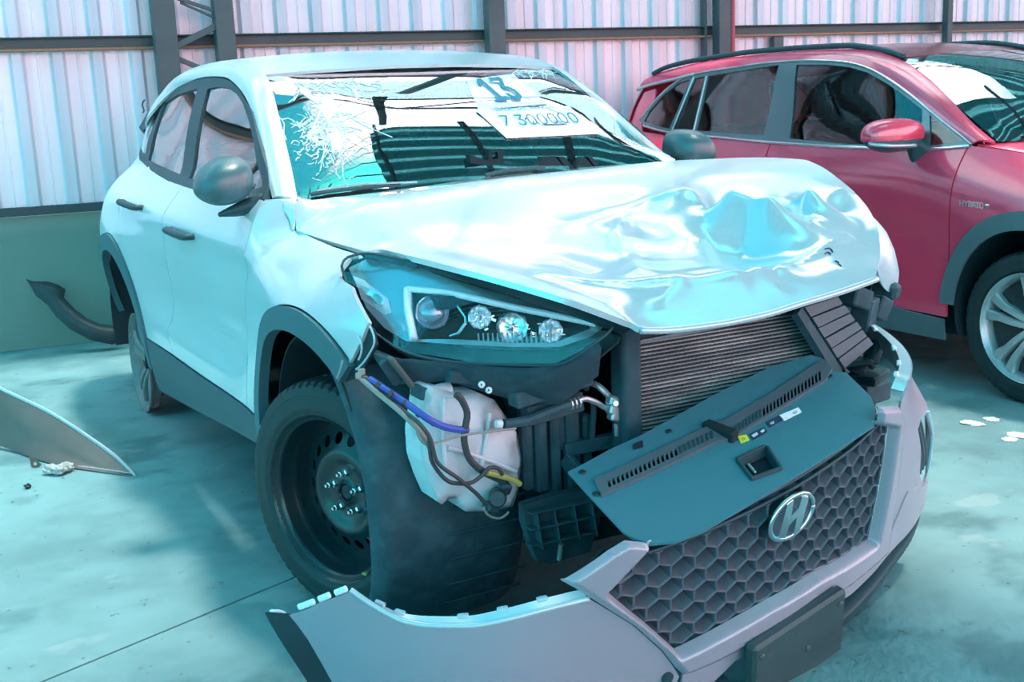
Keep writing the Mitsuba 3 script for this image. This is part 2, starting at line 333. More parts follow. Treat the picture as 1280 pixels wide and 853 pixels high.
for (a, b, w) in (((212, 62), (278, 29), 0.04), ((222, -2), (276, 16), 0.022), ((216, 71), (262, 90), 0.03), ((225, 3), (268, 22), 0.015)):
    p, q = sof(*a, 0.2), sof(*b, 0.2)
    add('truss_column__lattice_bar', beam(wp(p[0], p[1], 0.2), wp(q[0], q[1], 0.2), w, w), 'steel_dark', False)
for k in range(7):
    z0 = 2.35+k*0.45
    add('truss_column__lattice_bar', beam(wp(sa if k % 2 else sb, z0, 0.2), wp(sb if k % 2 else sa, z0+0.42, 0.2), 0.04, 0.04), 'steel_dark', False)
lab('truss_column', 'dark grey lattice truss column of two uprights with diagonal bars, behind the white car roof', 'column')
s = sof(616, 30, 0.12)[0]
add('steel_column', post(s, 0.12, 0.10, 0.2), 'steel_dark', False); lab('steel_column', 'plain dark steel column rising behind the middle of the white car roof', 'column')
s = sof(899, 30, 0.12)[0]
add('steel_column', cat([post(s, 0.10, 0.10, 0.2), post(s-0.10, 0.02, 0.03, 0.10)]), 'steel_dark', False); lab('steel_column_001', 'dark steel column beside the red pipe on the back wall', 'column')
s = sof(913.5, 30, 0.15)[0]
add('red_pipe', mv(trimesh.creation.cylinder(radius=0.026, height=5.5, sections=16), frame(wp(s, 2.76, 0.16), WD, -WN)), 'red_pipe'); lab('red_pipe', 'red vertical pipe fixed beside a dark column on the back wall', 'pipe')
s = sof(1184, 15, 0.12)[0]
add('steel_column', post(s, 0.055, 0.095, 0.16), 'steel_dark', False); lab('steel_column_002', 'slim dark steel column behind the roof of the red car', 'column')
s, z = sof(968, 46, 0.03)
add('steel_stub', wall_box(s-0.045, s+0.045, 0.9, 1.80, 0.033, 0.09), 'steel_dark', False); lab('steel_stub', 'short dark steel post under the wall girt, left above the red car roof', 'post')
# roof: ribbed sheets over the right half and along the back wall, purlins and a truss across the open strip; gaps shaped to place the sun
rs = corrug(0.98, 9.4, 0.98/3, 0.04)
rply = mikit.ply(rs, 'm_roof_striped', smooth=False); cply = mikit.ply(rs, 'm_roof_clear', smooth=False)
n = 0
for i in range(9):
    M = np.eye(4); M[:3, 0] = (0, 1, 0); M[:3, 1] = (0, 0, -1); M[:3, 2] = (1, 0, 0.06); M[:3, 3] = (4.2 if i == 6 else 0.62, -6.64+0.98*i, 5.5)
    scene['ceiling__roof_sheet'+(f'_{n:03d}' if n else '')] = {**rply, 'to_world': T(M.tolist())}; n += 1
hp = mikit.ply(corrug(0.98, 1.5, 0.98/3, 0.04), 'm_roof_striped', smooth=False)
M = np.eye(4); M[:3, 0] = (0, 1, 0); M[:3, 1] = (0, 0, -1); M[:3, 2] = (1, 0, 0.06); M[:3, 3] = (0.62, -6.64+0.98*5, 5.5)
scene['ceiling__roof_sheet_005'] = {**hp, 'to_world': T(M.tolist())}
sl_ = mikit.ply(corrug(0.98/3, 1.5, 0.98/3, 0.04), 'm_roof_striped', smooth=False)
M[:3, 3] = (0.62, -6.64+0.98*6, 5.5); scene['ceiling__roof_sheet_091'] = {**sl_, 'to_world': T(M.tolist())}  # narrow unseen sheet added to keep the sun off the hood dents
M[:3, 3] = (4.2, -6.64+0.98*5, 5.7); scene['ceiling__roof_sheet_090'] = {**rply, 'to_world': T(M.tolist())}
for i in range(2):
    for x in (-8.6, 0.6):
        M = np.eye(4); M[:3, 0] = (0, 1, 0); M[:3, 1] = (0, 0, -1); M[:3, 2] = (1, 0, 0.0); M[:3, 3] = (x, 3.75+1.02*i, 5.52)
        scene[f'ceiling__roof_sheet_{n:03d}'] = {**cply, 'to_world': T(M.tolist())}; n += 1
for i in range(6):  # unseen rows added to dim the surfaces that face forward
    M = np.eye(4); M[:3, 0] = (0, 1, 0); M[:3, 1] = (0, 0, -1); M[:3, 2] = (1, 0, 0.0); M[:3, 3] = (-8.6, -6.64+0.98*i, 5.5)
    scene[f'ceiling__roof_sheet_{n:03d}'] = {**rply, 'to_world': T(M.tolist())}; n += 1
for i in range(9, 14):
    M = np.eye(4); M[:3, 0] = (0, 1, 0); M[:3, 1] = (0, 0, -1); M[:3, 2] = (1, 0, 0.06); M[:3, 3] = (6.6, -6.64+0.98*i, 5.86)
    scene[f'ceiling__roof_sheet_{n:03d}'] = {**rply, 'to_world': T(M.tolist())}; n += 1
for i in range(8):
    add('ceiling__added_batten', beam((-2.6, -0.35+0.34*i, 5.46), (0.62, -0.35+0.34*i, 5.46), 0.03, 0.03), 'steel_dark', False)  # added bars that draw dark stripes in the windscreen reflection
for x in (0.75, 2.0, 3.3, 4.6, 5.9, 7.2, 8.5, 9.8):
    add('ceiling__purlin', beam((x, -6, 5.40+0.06*(x-0.62)), (x, 2.4, 5.40+0.06*(x-0.62)), 0.05, 0.10), 'steel_dark', False)
zt = 5.45
add('ceiling__truss', cat([beam((-8, 3.05, zt), (11, 3.05, zt), 0.06, 0.08), beam((-8, 3.05, zt-0.9), (11, 3.05, zt-0.9), 0.05, 0.06)] +
    [beam((x, 3.05, zt-0.9 if k % 2 else zt), (x+0.95, 3.05, zt if k % 2 else zt-0.9), 0.04, 0.04) for k, x in enumerate(np.arange(-8, 10.5, 0.95))]), 'steel_dark', False)
add('ceiling__truss', cat([beam((x, 2.3, 5.3), (x+0.6, 3.8, 5.3), 0.14, 0.10) for x in (0.9, 4.4)]), 'steel_dark', False)
lab('ceiling', kind='structure', label='ribbed translucent roof on dark steel purlins with open daylight strips')

# ------------------------------------------------------------------ white SUV, body
WY = A_([-.45, -.2, .05, .3, .6, 1.2, 1.8, 2.3, 2.7, 3.0, 3.2, 3.4, 3.55])
WZ = A_([.20, .30, .45, .60, .75, .88, .97, 1.04, 1.10, 1.16, 1.25, 1.40, 1.52, 1.60])
WT = A_([
 [.83, .89, .91, .915, .91, .905, .90, .885, .87, .83, .78, .70, .60],
 [.84, .90, .92, .925, .92, .917, .915, .905, .89, .85, .80, .72, .62],
 [.85, .915, .945, .945, .932, .93, .93, .925, .93, .90, .84, .76, .66],
 [.855, .92, .955, .945, .918, .912, .915, .935, .955, .93, .875, .79, .69],
 [.85, .92, .96, .945, .910, .905, .912, .945, .975, .945, .89, .81, .71],
 [.84, .905, .945, .935, .903, .908, .92, .945, .965, .95, .90, .825, .73],
 [.81, .865, .905, .91, .895, .912, .925, .935, .945, .925, .885, .815, .72],
 [.755, .80, .855, .875, .865, .878, .885, .895, .90, .89, .855, .79, .70],
 [.70, .74, .79, .83, .838, .835, .832, .828, .825, .82, .80, .745, .66],
 [.66, .70, .74, .77, .78, .792, .785, .775, .755, .735, .72, .68, .60],
 [.62, .66, .70, .735, .75, .755, .755, .735, .715, .70, .67, .63, .56],
 [.57, .61, .65, .68, .70, .708, .705, .69, .655, .64, .61, .57, .50],
 [.53, .57, .60, .63, .655, .665, .656, .64, .61, .585, .555, .51, .44],
 [.50, .53, .56, .58, .60, .61, .605, .60, .58, .55, .52, .47, .40]])
_w = RectBivariateSpline(WZ, WY, WT, kx=3, ky=3, s=0.0004)
def _ss(a, b, x): t = np.clip((x-a)/(b-a), 0, 1); return t*t*(3-2*t)
def sw(y, z):                       # half width of the body: table, rolled-in fender top, shoulder crease and lower door ledge
    y, z = np.asarray(y, float), np.asarray(z, float)
    w = _w(np.clip(z, .18, 1.62), np.clip(y, -.5, 3.56), grid=False)
    w = w-.118*np.clip((z-.90)/.125, 0, 1.15)**2*_ss(-.20, -.04, y)*_ss(.597, .46, y)*(z < 1.3)
    c = .965+.026*(y-.6); m = _ss(.15, .7, y)*_ss(3.1, 2.5, y)
    w = w-.016*np.exp(-((z-c+.055)/.050)**2)*m+.006*np.exp(-np.abs(z-c)/.010)*m
    return w-.012*np.exp(-((z-.66)/.06)**2)*_ss(.5, .75, y)*_ss(2.25, 1.9, y)+.014*_ss(.585, .555, z)*_ss(.45, .56, z)*_ss(.62, .9, y)*_ss(2.2, 1.9, y)
def side(P, off=0.0): return np.c_[-sw(P[:, 0], P[:, 1])-off, P[:, 0], P[:, 1]]
def on_side(px, py, off=0.0):       # (y, z) on the car's side
    X = on_surf(px, py, lambda q: q[:, 0]+sw(q[:, 1], q[:, 2])+off); return X[1:]
def sp(pts, off=0.0): return [on_side(*p, off) for p in pts]
def arc(c, r, a0, a1, n=24):
    a = np.radians(np.linspace(a0, a1, n)); return np.c_[c[0]+r*np.cos(a), c[1]+r*np.sin(a)]
S = 'white_suv'
lab(S, 'white SUV with a crumpled hood, its front bumper torn loose and its front end open', 'car')
def side_panel(name, poly, m='white_paint', off=0.0, th=0.012, step=0.035, both=True, label=None):
    p = Polygon(poly) if isinstance(poly, (list, np.ndarray)) else poly
    msh = surf(p.buffer(0), lambda P: side(P, off), step, th, (-1, 0, 0))
    k = add(f'{S}__{name}', msh, m); 
    if label: lab(k, label)
    if both: add(f'{S}__{name}', mirror(msh), m)
    return k
FC, RC = (0.0, 0.435), (2.67, 0.40)
front_arch = arc(FC, 0.452, 0, 180, 40)
fy0 = -0.27
# fender: from the headlight to the door, over the wheel arch
fend = [(.597, .475), (.597, 1.10), (.605, 1.127), (.55, 1.122), (.54, 1.10), (.520, 1.06), (.505, 1.034), (.40, 1.028), (.2, 1.022), (-.06, 1.012)] + [tuple(on_side(*p)) for p in ((452, 318), (438, 320), (429, 331), (439, 358), (450, 385), (460, 404), (452, 425), (441, 447), (427, 474))]
fend += [tuple(p) for p in front_arch[::-1] if p[0] > -.30 and p[1] > .5] + [(.455, .475)]
fk = side_panel('fender', fend, label='white front fender')
co = [side(A_([p]))[0] for p in ((.505, 1.034), (.520, 1.06), (.54, 1.10), (.55, 1.122), (.605, 1.127))]; ci = [A_([-.766, .492, 1.034]), A_([-.750, .500, 1.085]), A_([-.738, .520, 1.117]), A_([-.73, .575, 1.128])]
sh = loft([co, ci], 14, 4, .008, (-.5, -.3, 1))
add(f'{fk}__corner', sh, 'white_paint', True); add(f'{fk}_001__corner', mirror(sh), 'white_paint', True)
fd = [(.603, .475), (1.70, .458), (1.705, 1.0), (1.72, 1.148), (1.2, 1.135), (.85, 1.128), (.62, 1.124), (.603, 1.10)]
rear_arch = arc(RC, 0.475, 90, 180, 20)
rd = [(1.706, .458), (2.195, .445)] + [tuple(p) for p in rear_arch[::-1] if p[1] > .45 and p[0] < 2.48] + [(2.56, .98), (2.66, 1.10), (2.70, 1.19), (2.2, 1.167), (1.726, 1.149), (1.711, 1.0)]
kf = side_panel('front_door', fd); kr = side_panel('rear_door', rd)
q = [(2.706, 1.19), (2.666, 1.10), (2.566, .98), (2.49, .85)] + [tuple(p) for p in arc(RC, 0.475, 112, 8, 24)] + [(3.14, .40), (3.50, .42), (3.53, .62), (3.50, .95), (3.42, 1.10), (3.30, 1.22), (3.20, 1.33), (3.06, 1.42), (3.02, 1.36), (2.99, 1.30), (2.99, 1.19), (2.85, 1.185)]
side_panel('quarter_panel', q)
# arch cladding, sill cladding
def ring(c, r0, r1, a0, a1): return Polygon(np.vstack([arc(c, r1, a0, a1, 40), arc(c, r0, a1, a0, 40)]))
fcl = ring(FC, 0.385, 0.449, 4, 132).union(sbox(.375, .36, .447, .47))
side_panel('front_arch_cladding', fcl, 'grey_cladding', 0.012, 0.03)
rcl = ring(RC, 0.395, 0.472, 5, 180).union(sbox(2.20, .30, 2.275, .42))
side_panel('rear_arch_cladding', rcl, 'grey_cladding', 0.012, 0.03)
sill = [(.452, .385), (1.2, .312), (2.2, .205), (2.2, .441), (1.70, .452), (.60, .470), (.452, .470)]
side_panel('sill_cladding', sill, 'sill_grey', 0.008, 0.04)
# window area: black trim with the panes cut out of it
dlo = sp([(174, 160), (175, 200), (188, 212), (210, 226), (242, 236.5), (290, 246)])
dlo = [tuple(p) for p in dlo] + [(.85, 1.13), (.625, 1.128)] + [tuple(p) for p in sp([(334, 210), (327, 186), (315, 139), (300, 112), (290, 102), (281, 98), (268, 96.5), (254, 98), (238, 102), (224, 107), (209, 116), (196, 128), (184, 142)])]
dlo = Polygon(dlo).buffer(0.012).buffer(-0.012)
g1 = sp([(237, 223), (260, 111), (272, 108.5), (285, 110), (296, 117), (304, 129), (312, 152), (318, 178), (322, 205)]) + [A_([.72, 1.16]), A_([.80, 1.148]), A_([1.2, 1.158])]
g2 = sp([(186, 200), (205, 130), (222, 118.5), (247.5, 110.5), (225.5, 218), (205, 209)])
g3 = sp([(179, 191), (178.5, 163), (188, 148), (203, 131), (182.5, 191.5)])
panes = [Polygon(g).buffer(0).buffer(0.01).buffer(-0.01) for g in (g1, g2, g3)]
tr = dlo
for g in panes: tr = tr.difference(g)
side_panel('window_trim', tr, 'black_plastic', 0.002, 0.02, 0.03)
for g, nm in zip(panes, ('front_door_window', 'rear_door_window', 'quarter_window')): side_panel(nm, g.buffer(0.006), 'tinted_glass', -0.006, 0.0, 0.05)
# side of the cabin above the windows: roof rail and windscreen pillar in one sweep
A1 = [(-.786, .615, 1.127), (-.742, .85, 1.272), (-.703, 1.05, 1.402), (-.683, 1.25, 1.482), (-.668, 1.5, 1.532), (-.651, 1.9, 1.546), (-.64, 2.3, 1.530), (-.645, 2.7, 1.475), (-.675, 3.0, 1.385), (-.63, 3.22, 1.33)]
A1 = [tuple(A_(p)) for p in A1]
C1 = [(-.722, .56, 1.122), (-.68, .74, 1.24), (-.645, .92, 1.365), (-.600, 1.19, 1.525), (-.590, 1.38, 1.572), (-.575, 1.85, 1.606), (-.565, 2.3, 1.605), (-.555, 2.7, 1.585), (-.53, 3.0, 1.55), (-.50, 3.22, 1.52)]
B1 = [tuple((A_(a)+A_(c))/2+A_([-.014, -.006, .012])) for a, c in zip(A1, C1)]
m = loft([A1, B1, C1], 48, 9, 0.012, (-1, 0, .5))
k = add(f'{S}__roof_rail_panel', m, 'white_paint'); add(f'{S}__roof_rail_panel', mirror(m), 'white_paint')
# roof
rp = A_([(-.600, 1.20, 1.528), (-.59, 1.38, 1.573), (-.575, 1.85, 1.607), (-.565, 2.3, 1.606), (-.555, 2.7, 1.586), (-.53, 3.0, 1.551), (-.50, 3.22, 1.521)])
ctr = A_([(0, 1.16, 1.548), (0, 1.38, 1.60), (0, 1.85, 1.632), (0, 2.3, 1.636), (0, 2.7, 1.618), (0, 3.0, 1.592), (0, 3.25, 1.565)])
allp = np.vstack([rp, rp*[-1, 1, 1], ctr, ctr*[.5, 1, 1]+[-.29, .01, -.005], ctr*[.5, 1, 1]+[.29, .01, -.005]])
rf = RBFInterpolator(allp[:, :2], allp[:, 2], smoothing=1e-5)
rpoly = [(-.598, 1.195), (-.3, 1.165), (0, 1.155), (.3, 1.165), (.598, 1.195)] + [tuple(p[:2]*[-1, 1]) for p in rp[1:]] + [(.3, 3.30), (0, 3.33), (-.3, 3.30)] + [tuple(p[:2]) for p in rp[:0:-1]]
add(f'{S}__roof', surf(rpoly, lambda P: np.c_[P, rf(P)], 0.06, 0.012, (0, 0, 1)), 'white_paint')
# tail: hatch and rear bumper close the back
tail = loft([[(-.50, 3.22, 1.52), (0, 3.30, 1.55), (.50, 3.22, 1.52)], [(-.60, 3.30, 1.25), (0, 3.46, 1.28), (.60, 3.30, 1.25)], [(-.70, 3.45, 1.0), (0, 3.56, 1.0), (.70, 3.45, 1.0)]], 16, 8, 0.01, (0, 1, 0))
add(f'{S}__tailgate', tail, 'white_paint')
add(f'{S}__rear_bumper', loft([[(-.70, 3.46, .98), (0, 3.57, .98), (.70, 3.46, .98)], [(-.72, 3.5, .7), (0, 3.62, .7), (.72, 3.5, .7)], [(-.66, 3.48, .36), (0, 3.58, .36), (.66, 3.48, .36)]], 16, 8, 0.012, (0, 1, 0)), 'white_paint')
add(f'{S}__rear_wire', tube([at(181, 125, 'y', 3.15), at(178, 132, 'y', 3.17), at(180, 138, 'y', 3.17), at(178, 141, 'y', 3.17)], 0.004, 6), 'black_plastic')
# door handles
for a, b, par in (((204, 288), (230, 297), kf), ((146, 253), (168, 260), kr)):
    P0, P1 = on_side(*a, 0.035), on_side(*b, 0.035)
    p0, p1 = side(A_([P0]), 0.028)[0], side(A_([P1]), 0.028)[0]
    d = (p1-p0)/np.linalg.norm(p1-p0)
    hm = hullof([(p0+d*.012, .011), (p0+d*.05+A_([-.004, 0, .004]), .015), ((p0+p1)/2+A_([-.008, 0, .002]), .014), (p1-d*.05+A_([-.004, 0, 0]), .015), (p1-d*.012, .013)], 2)
    hm = cat([hm, hullof([(p0+A_([.022, 0, 0]), .012), (p0, .011)]), hullof([(p1+A_([.022, 0, 0]), .012), (p1, .011)])])
    k = add(f'{par}__handle', hm, 'black_plastic', True); lab(k, 'black door handle')
    pc = (side(A_([P0]), 0)[0]+side(A_([P1]), 0)[0])/2
    add(f'{par}_001__handle', mirror(hm), 'black_plastic', True)
# windscreen
ws_out = [at(327.5, 95.5, 'y', 1.195), at(400, 93, 'y', 1.17), at(500, 89, 'y', 1.155), at(600, 86.5, 'y', 1.165), at(684, 86, 'y', 1.195)]
ws_out += [A_([.645, .92, 1.39]), A_([.70, .70, 1.235]), A_([.745, .545, 1.15]), A_([.45, .50, 1.13]), A_([0, .475, 1.125]), A_([-.45, .50, 1.115]), A_([-.722, .555, 1.115]), A_([-.68, .74, 1.235]), A_([-.645, .92, 1.362])]
WSM, WSF = fnpatch(ws_out)
m = patch(ws_out, 0.045, 0.05, 0.0)
add(f'{S}__windshield', m, 'windshield_glass', True)
WSI = np.linalg.inv(WSM)
_wsr = trimesh.Trimesh(m.vertices, m.faces)
def on_ws(px, py, off=0.0):          # point on the windscreen
    d = ray(px, py); V, F = _wsr.vertices, _wsr.faces
    a, b, c = V[F[:, 0]], V[F[:, 1]], V[F[:, 2]]; e1, e2 = b-a, c-a; h = np.cross(d, e2); det = (e1*h).sum(1)
    s = CAM-a; u = (s*h).sum(1)/det; qv = np.cross(s, e1); v = (qv@d)/det; t = (e2*qv).sum(1)/det
    ok = (u >= -1e-4) & (v >= -1e-4) & (u+v <= 1.0001) & (t > 0)
    if not ok.any(): t0 = ((WSM[:3, 3]-CAM)@WSM[:3, 2])/(d@WSM[:3, 2])
    else: t0 = t[ok].min()
    return CAM+d*t0+WSM[:3, 2]*off
# ------------------------------------------------------------------ white SUV, hood and front end
rear_e = [at(x, y, 'y', v) for x, y, v in ((370, 252, .515), (450, 243, .55), (520, 234, .58), (600, 223, .60), (700, 212, .60), (800, 204, .56), (855, 200, .50))]
left_e = [at(x, y, 'y', v) for x, y, v in ((915, 197.5, .34), (962, 197, .19), (1000, 199, .03), (1022, 206, -.10), (1050, 225, -.25), (1070, 243, -.36), (1086, 262, -.46), (1098, 290, -.57), (1100, 310, -.63), (1098, 330, -.72))]
front_e = [at(x, y, 'y', v) for x, y, v in ((1095, 346, -.79), (1050, 362, -.815), (1000, 377, -.83), (950, 392, -.838), (900, 402, -.838), (850, 408.5, -.832), (800, 410, -.825))]
right_e = [at(x, y, 'x', v) for x, y, v in ((790, 404, -.40), (720, 377.5, -.535), (625, 349, -.625), (560, 332, -.68), (510, 319.5, -.73), (475, 311.5, -.75), (456, 313.5, -.757), (420, 304, -.76), (386, 293.5, -.76), (370, 287, -.76))]
rear_e, left_e, front_e, right_e = (list(spl(e, n_)) for e, n_ in ((rear_e, 30), (left_e, 36), (front_e, 60), (right_e, 50)))
edge = A_(rear_e+left_e+front_e+right_e)
inner = [at(x, y, 'z', z) for x, y, z in ((865, 241, 1.112), (910, 243, 1.111), (960, 252, 1.094), (1010, 242, 1.10), (1050, 238, 1.090), (810, 251, 1.092), (760, 266, 1.066), (720, 280, 1.05), (690, 292, 1.036), (650, 322, 1.003))]
inner += [at(x, y, 'y', v) for x, y, v in ((860, 300, -.42), (800, 300, -.38), (740, 315, -.38), (930, 300, -.45), (990, 285, -.42), (900, 272, -.30), (830, 275, -.27), (1040, 268, -.42))]
inner += [at(x, y, 'y', v) for x, y, v in ((680, 346, -.52), (730, 354, -.60), (790, 359, -.68), (830, 358, -.71), (870, 355, -.725), (920, 346, -.73), (970, 335, -.71), (1020, 317, -.66), (1060, 297, -.59),
    (800, 330, -.53), (890, 330, -.57), (960, 312, -.54),
    (850, 386, -.79), (900, 377, -.79), (950, 366, -.785), (790, 386, -.765), (740, 372, -.685), (1000, 352, -.77), (1050, 334, -.745), (820, 392, -.79))]
top = [(-.66, .25, 1.083), (-.66, -.05, 1.062), (-.62, -.30, 1.026), (-.45, .30, 1.125), (-.45, 0, 1.095), (-.40, -.2, 1.052), (-.15, .35, 1.147), (-.15, .08, 1.112), (.15, .3, 1.152), (.15, .05, 1.132), (.45, .3, 1.158), (.45, .0, 1.143), (.65, .2, 1.160), (.30, -.08, 1.124), (-.56, -.45, .995), (-.715, .1, 1.048), (-.72, .35, 1.06)]
HP = np.vstack([edge, A_(inner), A_(top)])
_h = RBFInterpolator(HP[:, :2], HP[:, 2], kernel='thin_plate_spline', smoothing=2e-5)
def seg_d(P, line):
    L = A_(line)[:, :2]; d = np.full(len(P), 9.0)
    for a, b in zip(L[:-1], L[1:]):
        t = np.clip(((P-a)@(b-a))/((b-a)@(b-a)), 0, 1); d = np.minimum(d, np.linalg.norm(P-a-t[:, None]*(b-a), axis=1))
    return d
cr1, ridge = [A_(p) for p in inner[18:27]], [A_(inner[i]) for i in (9, 8, 7, 6, 5, 0, 1, 2, 3, 4)]
dentp = Polygon([p[:2] for p in ridge]+[at(1085, 300, 'y', -.56)[:2]]+[p[:2] for p in front_e]+[at(740, 372, 'y', -.685)[:2]]).buffer(0)
def hl3(l): return [at(x, y, 'y', v) for x, y, v in l]
fold_lines = [hl3([(778, 262, -.17), (772, 285, -.30), (786, 318, -.47), (800, 345, -.62)]), hl3([(870, 245, -.2), (880, 280, -.34), (905, 318, -.52), (925, 345, -.70)]), hl3([(1000, 225, -.15), (1030, 255, -.36), (1060, 285, -.52)]), hl3([(660, 330, -.42), (700, 330, -.43), (735, 342, -.52)]), hl3([(900, 262, -.25), (960, 280, -.38), (1030, 300, -.53)]), hl3([(830, 378, -.77), (850, 364, -.735)]), hl3([(960, 335, -.69), (985, 360, -.78)]), hl3([(690, 350, -.56), (760, 378, -.72)])]
def hood_z(P):
    z = _h(P)
    dd = shapely.distance(shapely.points(P), dentp.exterior); m = np.where(shapely.contains_xy(dentp, P[:, 0], P[:, 1]), np.clip(dd/0.08, 0, 1), 0)
    q = np.c_[P*4.4, P[:, 1]*0]
    z = z+m*0.026*(meshkit.fbm(q, 2, 4)-0.5)
    z = z+0.014*np.exp(-(seg_d(P, cr1)/0.018))+0.010*np.exp(-(seg_d(P, ridge[2:])/0.03)**1.2)
    for i, l in enumerate(fold_lines): z = z+(0.012, -0.010, 0.012, -0.010, 0.008, 0.012, -.010, 0.009)[i]*np.exp(-(seg_d(P, l)/0.03)**1.3)*m
    return z
hood = surf([tuple(p[:2]) for p in edge], lambda P: np.c_[P, hood_z(P)], 0.0125, 0.014, (0, -.3, 1))
khood = add(f'{S}__hood', hood, 'white_paint', 40); lab(khood, 'white hood crumpled and folded along its front half')
add(f'{khood}__front_hem', tube([p+A_([0, -.002, -.006]) for p in front_e], 0.009, 8, 40), 'white_paint', True)
def hood_pt(px, py, up=0.0015):
    X = on_surf(px, py, lambda q: q[:, 2]-hood_z(q[:, :2]), 2.0, 4.6); return X+A_([0, -up, up])
for pts in (((1031, 312), (1035, 311), (1039, 313), (1040, 316)), ((1031, 318), (1035, 316), (1038, 319)), ((1043, 327), (1047, 328), (1048, 331), (1051, 333))):
    add(f'{khood}__pen_mark', tube([hood_pt(*p) for p in pts], 0.0017, 5), 'black_ink')
# right headlight
HLo = [at(x, y, 'y', v) for x, y, v in ((427, 333, -.19), (434, 322, -.17), (456, 317, -.19), (500, 324, -.29), (560, 338, -.41), (640, 361, -.56), (720, 388, -.69), (768, 404, -.765), (765, 411, -.77), (740, 432, -.755), (690, 457, -.70), (600, 455, -.585), (510, 441, -.455), (475, 421, -.345), (452, 397, -.275), (436, 362, -.215))]
k = f'{S}__headlight'; lab(k, 'clear headlight with projector lens, still in place')
HM, HF = fnpatch(HLo); HI = np.linalg.inv(HM)
def hl(px, py, off=0.0):            # point of the lamp, off metres behind its lens surface
    n = HM[:3, 2]; f = lambda q: (q@HI[:3, :3].T+HI[:3, 3])[:, 2]-HF((q@HI[:3, :3].T+HI[:3, 3])[:, :2])+off
    return on_surf(px, py, f, 2.0, 4.2)
lens = patch(HLo, 0.018, 0.02, 0.0)
add(f'{k}__lens', lens, 'lens_glass', True)
HLi = [p*0.985+A_(HLo).mean(0)*0.015 for p in HLo]
add(f'{k}__housing', patch(HLi, -0.03, 0.03, 0.006, off=-0.085), 'dark_plastic')
add(f'{k}__rim', tube(HLo+[HLo[0]], 0.0035, 6, 90), 'black_plastic')
bez = [(436, 335), (458, 324), (500, 330), (560, 345), (640, 367), (720, 393), (758, 406), (738, 421), (700, 434), (640, 434), (570, 431), (508, 427), (480, 410), (458, 385)]
cav = [(514, 364), (560, 369), (640, 386), (735, 405), (738, 411), (695, 428), (640, 429), (520, 424)]
mk = [(441, 345), (455, 350), (486, 373), (490, 391), (481, 394), (452, 374)]
add(f'{k}__bezel', patch([hl(*p, .045) for p in bez], 0, 0.015, 0.004, holes=([hl(*p, .045) for p in cav], [hl(*p, .045) for p in mk])), 'satin_teal')
add(f'{k}__reflector', patch([hl(*p, .10) for p in [(505, 355), (560, 360), (640, 378), (745, 400), (748, 414), (695, 436), (640, 437), (510, 432)]], -0.02, 0.03, 0.004), 'satin_teal')
add(f'{k}__daytime_strip', cat([tube([hl(*p, .03) for p in ((509, 361), (560, 366), (640, 384), (745, 405))], 0.0085, 8, 30, smooth=False), tube([hl(*p, .03) for p in ((509, 361), (510, 390), (517, 424))], 0.011, 8, 16, smooth=False)]), 'light_guide', True)
add(f'{k}__side_marker', patch([hl(*p, .05) for p in mk], 0.004, 0.012, 0.004), 'lamp_chrome')
add(f'{k}__side_marker', patch([hl(*p, .04) for p in ((450, 357), (468, 363), (480, 375), (478, 381), (466, 379))], 0.004, 0.012, 0.004), 'chrome')
pc = hl(541, 391, .045); pn = (CAM-pc)/np.linalg.norm(CAM-pc)
PM = frame(pc, RT, UP)
add(f'{k}__projector_ring', lathe([(.038, -.04), (.041, .0), (.043, .006), (.040, .010), (.036, .002)], 36, PM), 'chrome')
add(f'{k}__projector_lens', mv(TM(trimesh.creation.icosphere(4, radius=.036).vertices*[1, 1, .7], trimesh.creation.icosphere(4).faces), PM), 'projector_glass', True)
add(f'{k}__projector_bezel', tube([hl(*p, .045) for p in ((556, 371), (570, 380), (582, 397), (582, 404), (573, 417), (562, 421))], 0.004, 6, 30, smooth=False), 'chrome')
for j, (x, y, w) in enumerate(((600, 397, .026), (640, 409, .034), (688, 414, .026))):
    c = hl(x, y, .075)
    add(f'{k}__chrome_bowl', mv(lathe([(w*1.15, .022), (w, .018), (w*.8, .004), (w*.45, -.010), (.007, -.016), (.006, -.002), (.001, 0)], 10), frame(c, RT+.25*UP*(j-1), UP+.2*RT)), 'chrome', 25)
for j in range(34):
    x, y = 592+(j*37) % 118, 388+(j*23) % 26+.12*((j*37) % 118)
    if y > 422: continue
    M = frame(hl(x, y, .062+.004*(j % 3)), RT+UP*math.sin(j*2.1)*.5, UP+.6*RT*math.cos(j*1.7)); add(f'{k}__facet', mv(cbox((.005+.003*(j % 4), .004+.002*(j % 3), .003), .001), M), 'chrome' if j % 3 else 'lamp_chrome', False)
for x in range(598, 692, 6):
    add(f'{k}__lens_rib', tube([hl(x, 417-0.02*(x-600), .055), hl(x+1, 430, .055)], 0.0022, 5, 3), 'satin_silver')
# rubber strip and gap between hood edge and lamp
gapA = [p+A_([.015, .02, -.012]) for p in [at(x, y, 'x', v) for x, y, v in ((456, 313.5, -.757), (510, 319.5, -.73), (560, 332, -.68), (625, 349, -.625), (720, 377.5, -.535), (790, 404, -.40))]]
gapB = [at(x, y, 'y', v) for x, y, v in ((455, 318, -.17), (500, 325, -.28), (560, 339, -.40), (640, 362, -.55), (720, 389, -.68), (766, 405, -.75))]
add(f'{S}__lamp_seal', loft([gapA, [(a+b)/2+A_([.01, .02, -.02]) for a, b in zip(gapA, gapB)], gapB], 24, 5, 0.006, (-.3, -.5, .8)), 'dark_plastic')
